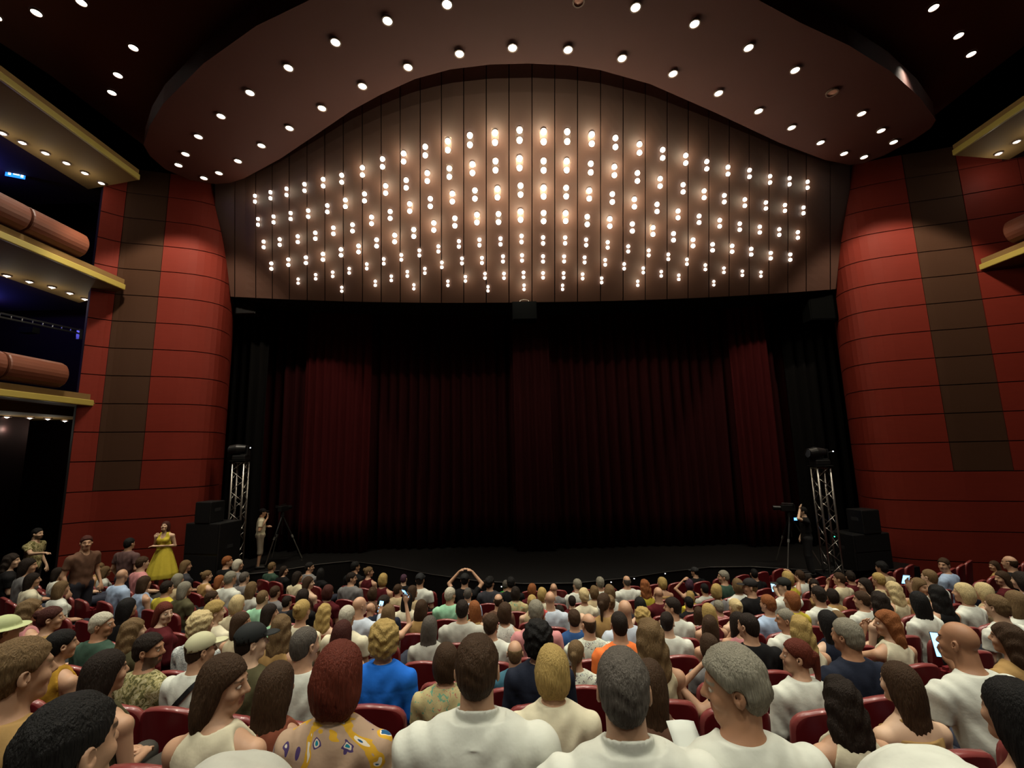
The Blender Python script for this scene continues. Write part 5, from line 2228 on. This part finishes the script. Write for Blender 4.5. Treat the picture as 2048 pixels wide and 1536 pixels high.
# pale metal lighting bar in the gallery between the left balconies
a, b_ = atY(0, 626, 11.6), atY(160, 660, 13.6)
r = empty('lighting_bar', a)
mb = MB()
d_ = Vector(b_) - Vector(a)
for q in (0, -0.11):
    mb.tube((0, 0, q), (d_.x, d_.y, d_.z + q), 0.028, n=8)
mb.build('rail', mat('rail_grey', '#8d8a86', 0.35, 0.7), r)
for i in range(9):
    t = i / 8
    MB().tube((d_.x * t, d_.y * t, d_.z * t), (d_.x * t, d_.y * t, d_.z * t - 0.11), 0.016, n=6).build('strut', mat('rail_grey', '#8d8a86'), r)
MB().box((d_.x, d_.y, d_.z - 0.14), (0.10, 0.10, 0.32)).build('end_bracket', mat('rail_grey', '#8d8a86'), r)
MB().box((d_.x * .35, d_.y * .35, d_.z * .35 - 0.32), (0.4, 0.2, 0.16)).build('fitting', M_GEAR, r)
tag(r, 'pale grey metal lighting bar in the gallery between the left balconies', 'lighting bar')
# blue light spilling in the galleries
for x, y, Y, e in ((60, 600, 12.2, 60), (70, 340, 10.6, 35)):
    d = bpy.data.lights.new('gallery_blue', 'POINT')
    d.energy = e
    d.color = (0.12, 0.12, 1.0)
    d.shadow_soft_size = 0.1
    l = bpy.data.objects.new('gallery_blue', d)
    COL.objects.link(l)
    l.location = atY(x, y, Y) + Vector((-1.5, 0, 0))


# ---------------- people bending down in the nearest row: only their white backs show
def bent(px, py, Y, heading, label, top):
    j = standing('m')
    j.update(belly=(0, 0.14, 1.00), chest=(0, 0.34, 1.02), neck=(0, 0.50, 0.97), head=(0, 0.62, 0.86), sh=[(-0.19, 0.44, 0.98), (0.19, 0.44, 0.98)],
             el=[(-0.22, 0.52, 0.72), (0.22, 0.52, 0.72)], wr=[(-0.12, 0.62, 0.50), (0.12, 0.62, 0.50)], hd=[(0, 0.2, -1), (0, 0.2, -1)])
    j['pelvis'] = (0, 0, 0.93)
    p = atY(px, py, Y)
    z0 = tier_z(10) if Y < 1.5 else tier_z(9)
    s = (p.z - z0) / 1.225
    a = -math.radians(heading)
    off = Matrix.Rotation(a, 3, 'Z') @ Vector((0, 0.30 * s, 0))
    root = empty('person', (p.x - off.x, p.y - off.y, z0), a)
    root.scale = (s,) * 3
    nm = 'bent'
    j['hipz'] = 0.9
    xs = grid_for
    global grid_for_bent
    old = globals()['grid_for']
    def g2(jj, h, zlo, extra=0.12):
        return np.arange(-0.36, 0.36, h), np.arange(-0.26, 0.86, h), np.concatenate([np.arange(max(zlo, 0.0), 0.4, 0.03), np.arange(max(0.4, zlo), 1.3, h)])
    globals()['grid_for'] = g2
    bo = setmat(link('body', body_mesh(nm, j, 0.010, 0, -70), root), skin_mat(1, 'b', False))
    kz = j['hipz']
    j['hipz'] = 0.55
    ch = Field(*g2(j, 0.010, 0.4))
    fo = lambda x, y, z: 0.006 * np.sin(30 * x + 9 * np.sin(8 * y)) * np.cos(14 * y) + 0.003 * np.sin(50 * y + 20 * x)
    ch.ell(j['pelvis'], (0.185, 0.14, 0.13), 0.02)
    ch.ell(j['belly'], (0.185, 0.18, 0.18), 0.06)
    ch.ell(j['chest'], (0.205, 0.20, 0.19), 0.06)
    for i in (0, 1):
        ch.cap(np.array(j['neck']) + [0, -0.02, -0.01], j['sh'][i], 0.066, 0.064, 0.03)
        ch.cap(j['sh'][i], j['el'][i], 0.066, 0.056, 0.03)
    ch.disp(fo)
    v, f = ch.mesh()
    setmat(link('top', mesh_np('top', v, f, [None]), root), cloth_mat(top))
    j['hipz'] = kz
    setmat(link('trousers', legs_mesh('standm', standing('m')), root), mat('trouser_#23242c', '#23242c'))
    globals()['grid_for'] = old
    tag(root, label, 'person')


bent(425, 1535, 1.25, 15, 'person in a pale shirt bending down beside the nearest left seat, only the back showing', 'palegrey')
bent(1885, 1518, 1.30, 20, 'person in a white shirt bending down at bottom right, only the back showing', 'white')

# bag straps lying across two shirts
def strap(d, pts, label):
    r = d['root']
    o = empty('bag_strap', r.location, r.rotation_euler.z)
    o.scale = r.scale
    bm = MB()
    for a, b in zip(pts[:-1], pts[1:]):
        a, b = Vector(a), Vector(b)
        n = (b - a).normalized()
        sd = n.cross(Vector((0, -1, 0))).normalized() * 0.016
        bm.add([a - sd, a + sd, b + sd, b - sd, a - sd + Vector((0, .006, 0)), a + sd + Vector((0, .006, 0)), b + sd + Vector((0, .006, 0)), b - sd + Vector((0, .006, 0))],
               [(0, 1, 2, 3), (4, 7, 6, 5), (0, 4, 5, 1), (2, 6, 7, 3), (1, 5, 6, 2), (0, 3, 7, 4)])
    bm.build('webbing', mat('strap_black', '#18181a', 0.7), o)
    tag(o, label, 'strap')


def back_points(d, ctrl):
    """drops control points (x, z) on to the back of the person's top by ray casting"""
    top = [c for c in d['root'].children if c.name.startswith('top')][0]
    out = []
    me = top.data
    from mathutils.bvhtree import BVHTree
    t = BVHTree.FromPolygons([v.co for v in me.vertices], [p.vertices for p in me.polygons])
    for (x0, z0), (x1, z1) in zip(ctrl[:-1], ctrl[1:]):
        for i in range(6):
            x, z = x0 + (x1 - x0) * i / 6, z0 + (z1 - z0) * i / 6
            h = t.ray_cast(Vector((x, -0.6, z)), Vector((0, 1, 0)))
            if h[0] is not None:
                out.append(h[0] + Vector((0, -0.009, 0)))
    return out


for d in PEOPLE:
    if d['px'] == 1246:
        strap(d, back_points(d, [(-0.155, 1.02), (-0.13, 0.93), (-0.07, 0.78), (-0.02, 0.62)]), 'dark bag strap across the back of the greying man in white')
    if d['px'] == 408:
        strap(d, back_points(d, [(0.10, 1.05), (0.0, 0.94), (-0.14, 0.80), (-0.17, 0.72)]), 'black bag strap across the back of the man in the cream cap')
    if 'specs' in d['opt']:
        r = d['root']
        ho = [c for c in r.children if c.name.startswith('hair')][0]
        o = MB()
        for s in (-1, 1):
            for i in range(12):
                a, b = 2 * math.pi * i / 12, 2 * math.pi * (i + 1) / 12
                o.tube((s * 0.034 + 0.023 * math.cos(a), 0.108, 0.002 + 0.02 * math.sin(a)), (s * 0.034 + 0.023 * math.cos(b), 0.108, 0.002 + 0.02 * math.sin(b)), 0.0018, n=5)
            o.tube((s * 0.057, 0.106, 0.005), (s * 0.084, -0.01, 0.008), 0.0018, n=5)
        o.tube((-0.011, 0.108, 0.004), (0.011, 0.108, 0.004), 0.0018, n=5)
        g = o.build('glasses', mat('glasses_frame', '#2a1c14', 0.3), r)
        g.matrix_local = ho.matrix_local

# papers held in the audience
def paper(px, py, Y, rx, ry, rz, label, w=0.21, h=0.29, m=None):
    mb = MB()
    rows = []
    for i in range(5):
        rows.append([((q / 4 - .5) * w, (i / 4 - .5) * h, 0.012 * math.sin(q / 4 * math.pi)) for q in range(5)])
    mb.grid(rows)
    o = mb.build('paper', m or mat('paper_white', '#c8ccc4', 0.7), None, smooth=True, solid=0.002, loc=atY(px, py, Y))
    o.rotation_euler = (math.radians(rx), math.radians(ry), math.radians(rz))
    tag(o, label, 'paper')


paper(1378, 1492, 2.05, 38, 8, 12, 'small white printed sheet lying between the two nearest men in white', 0.13, 0.18)
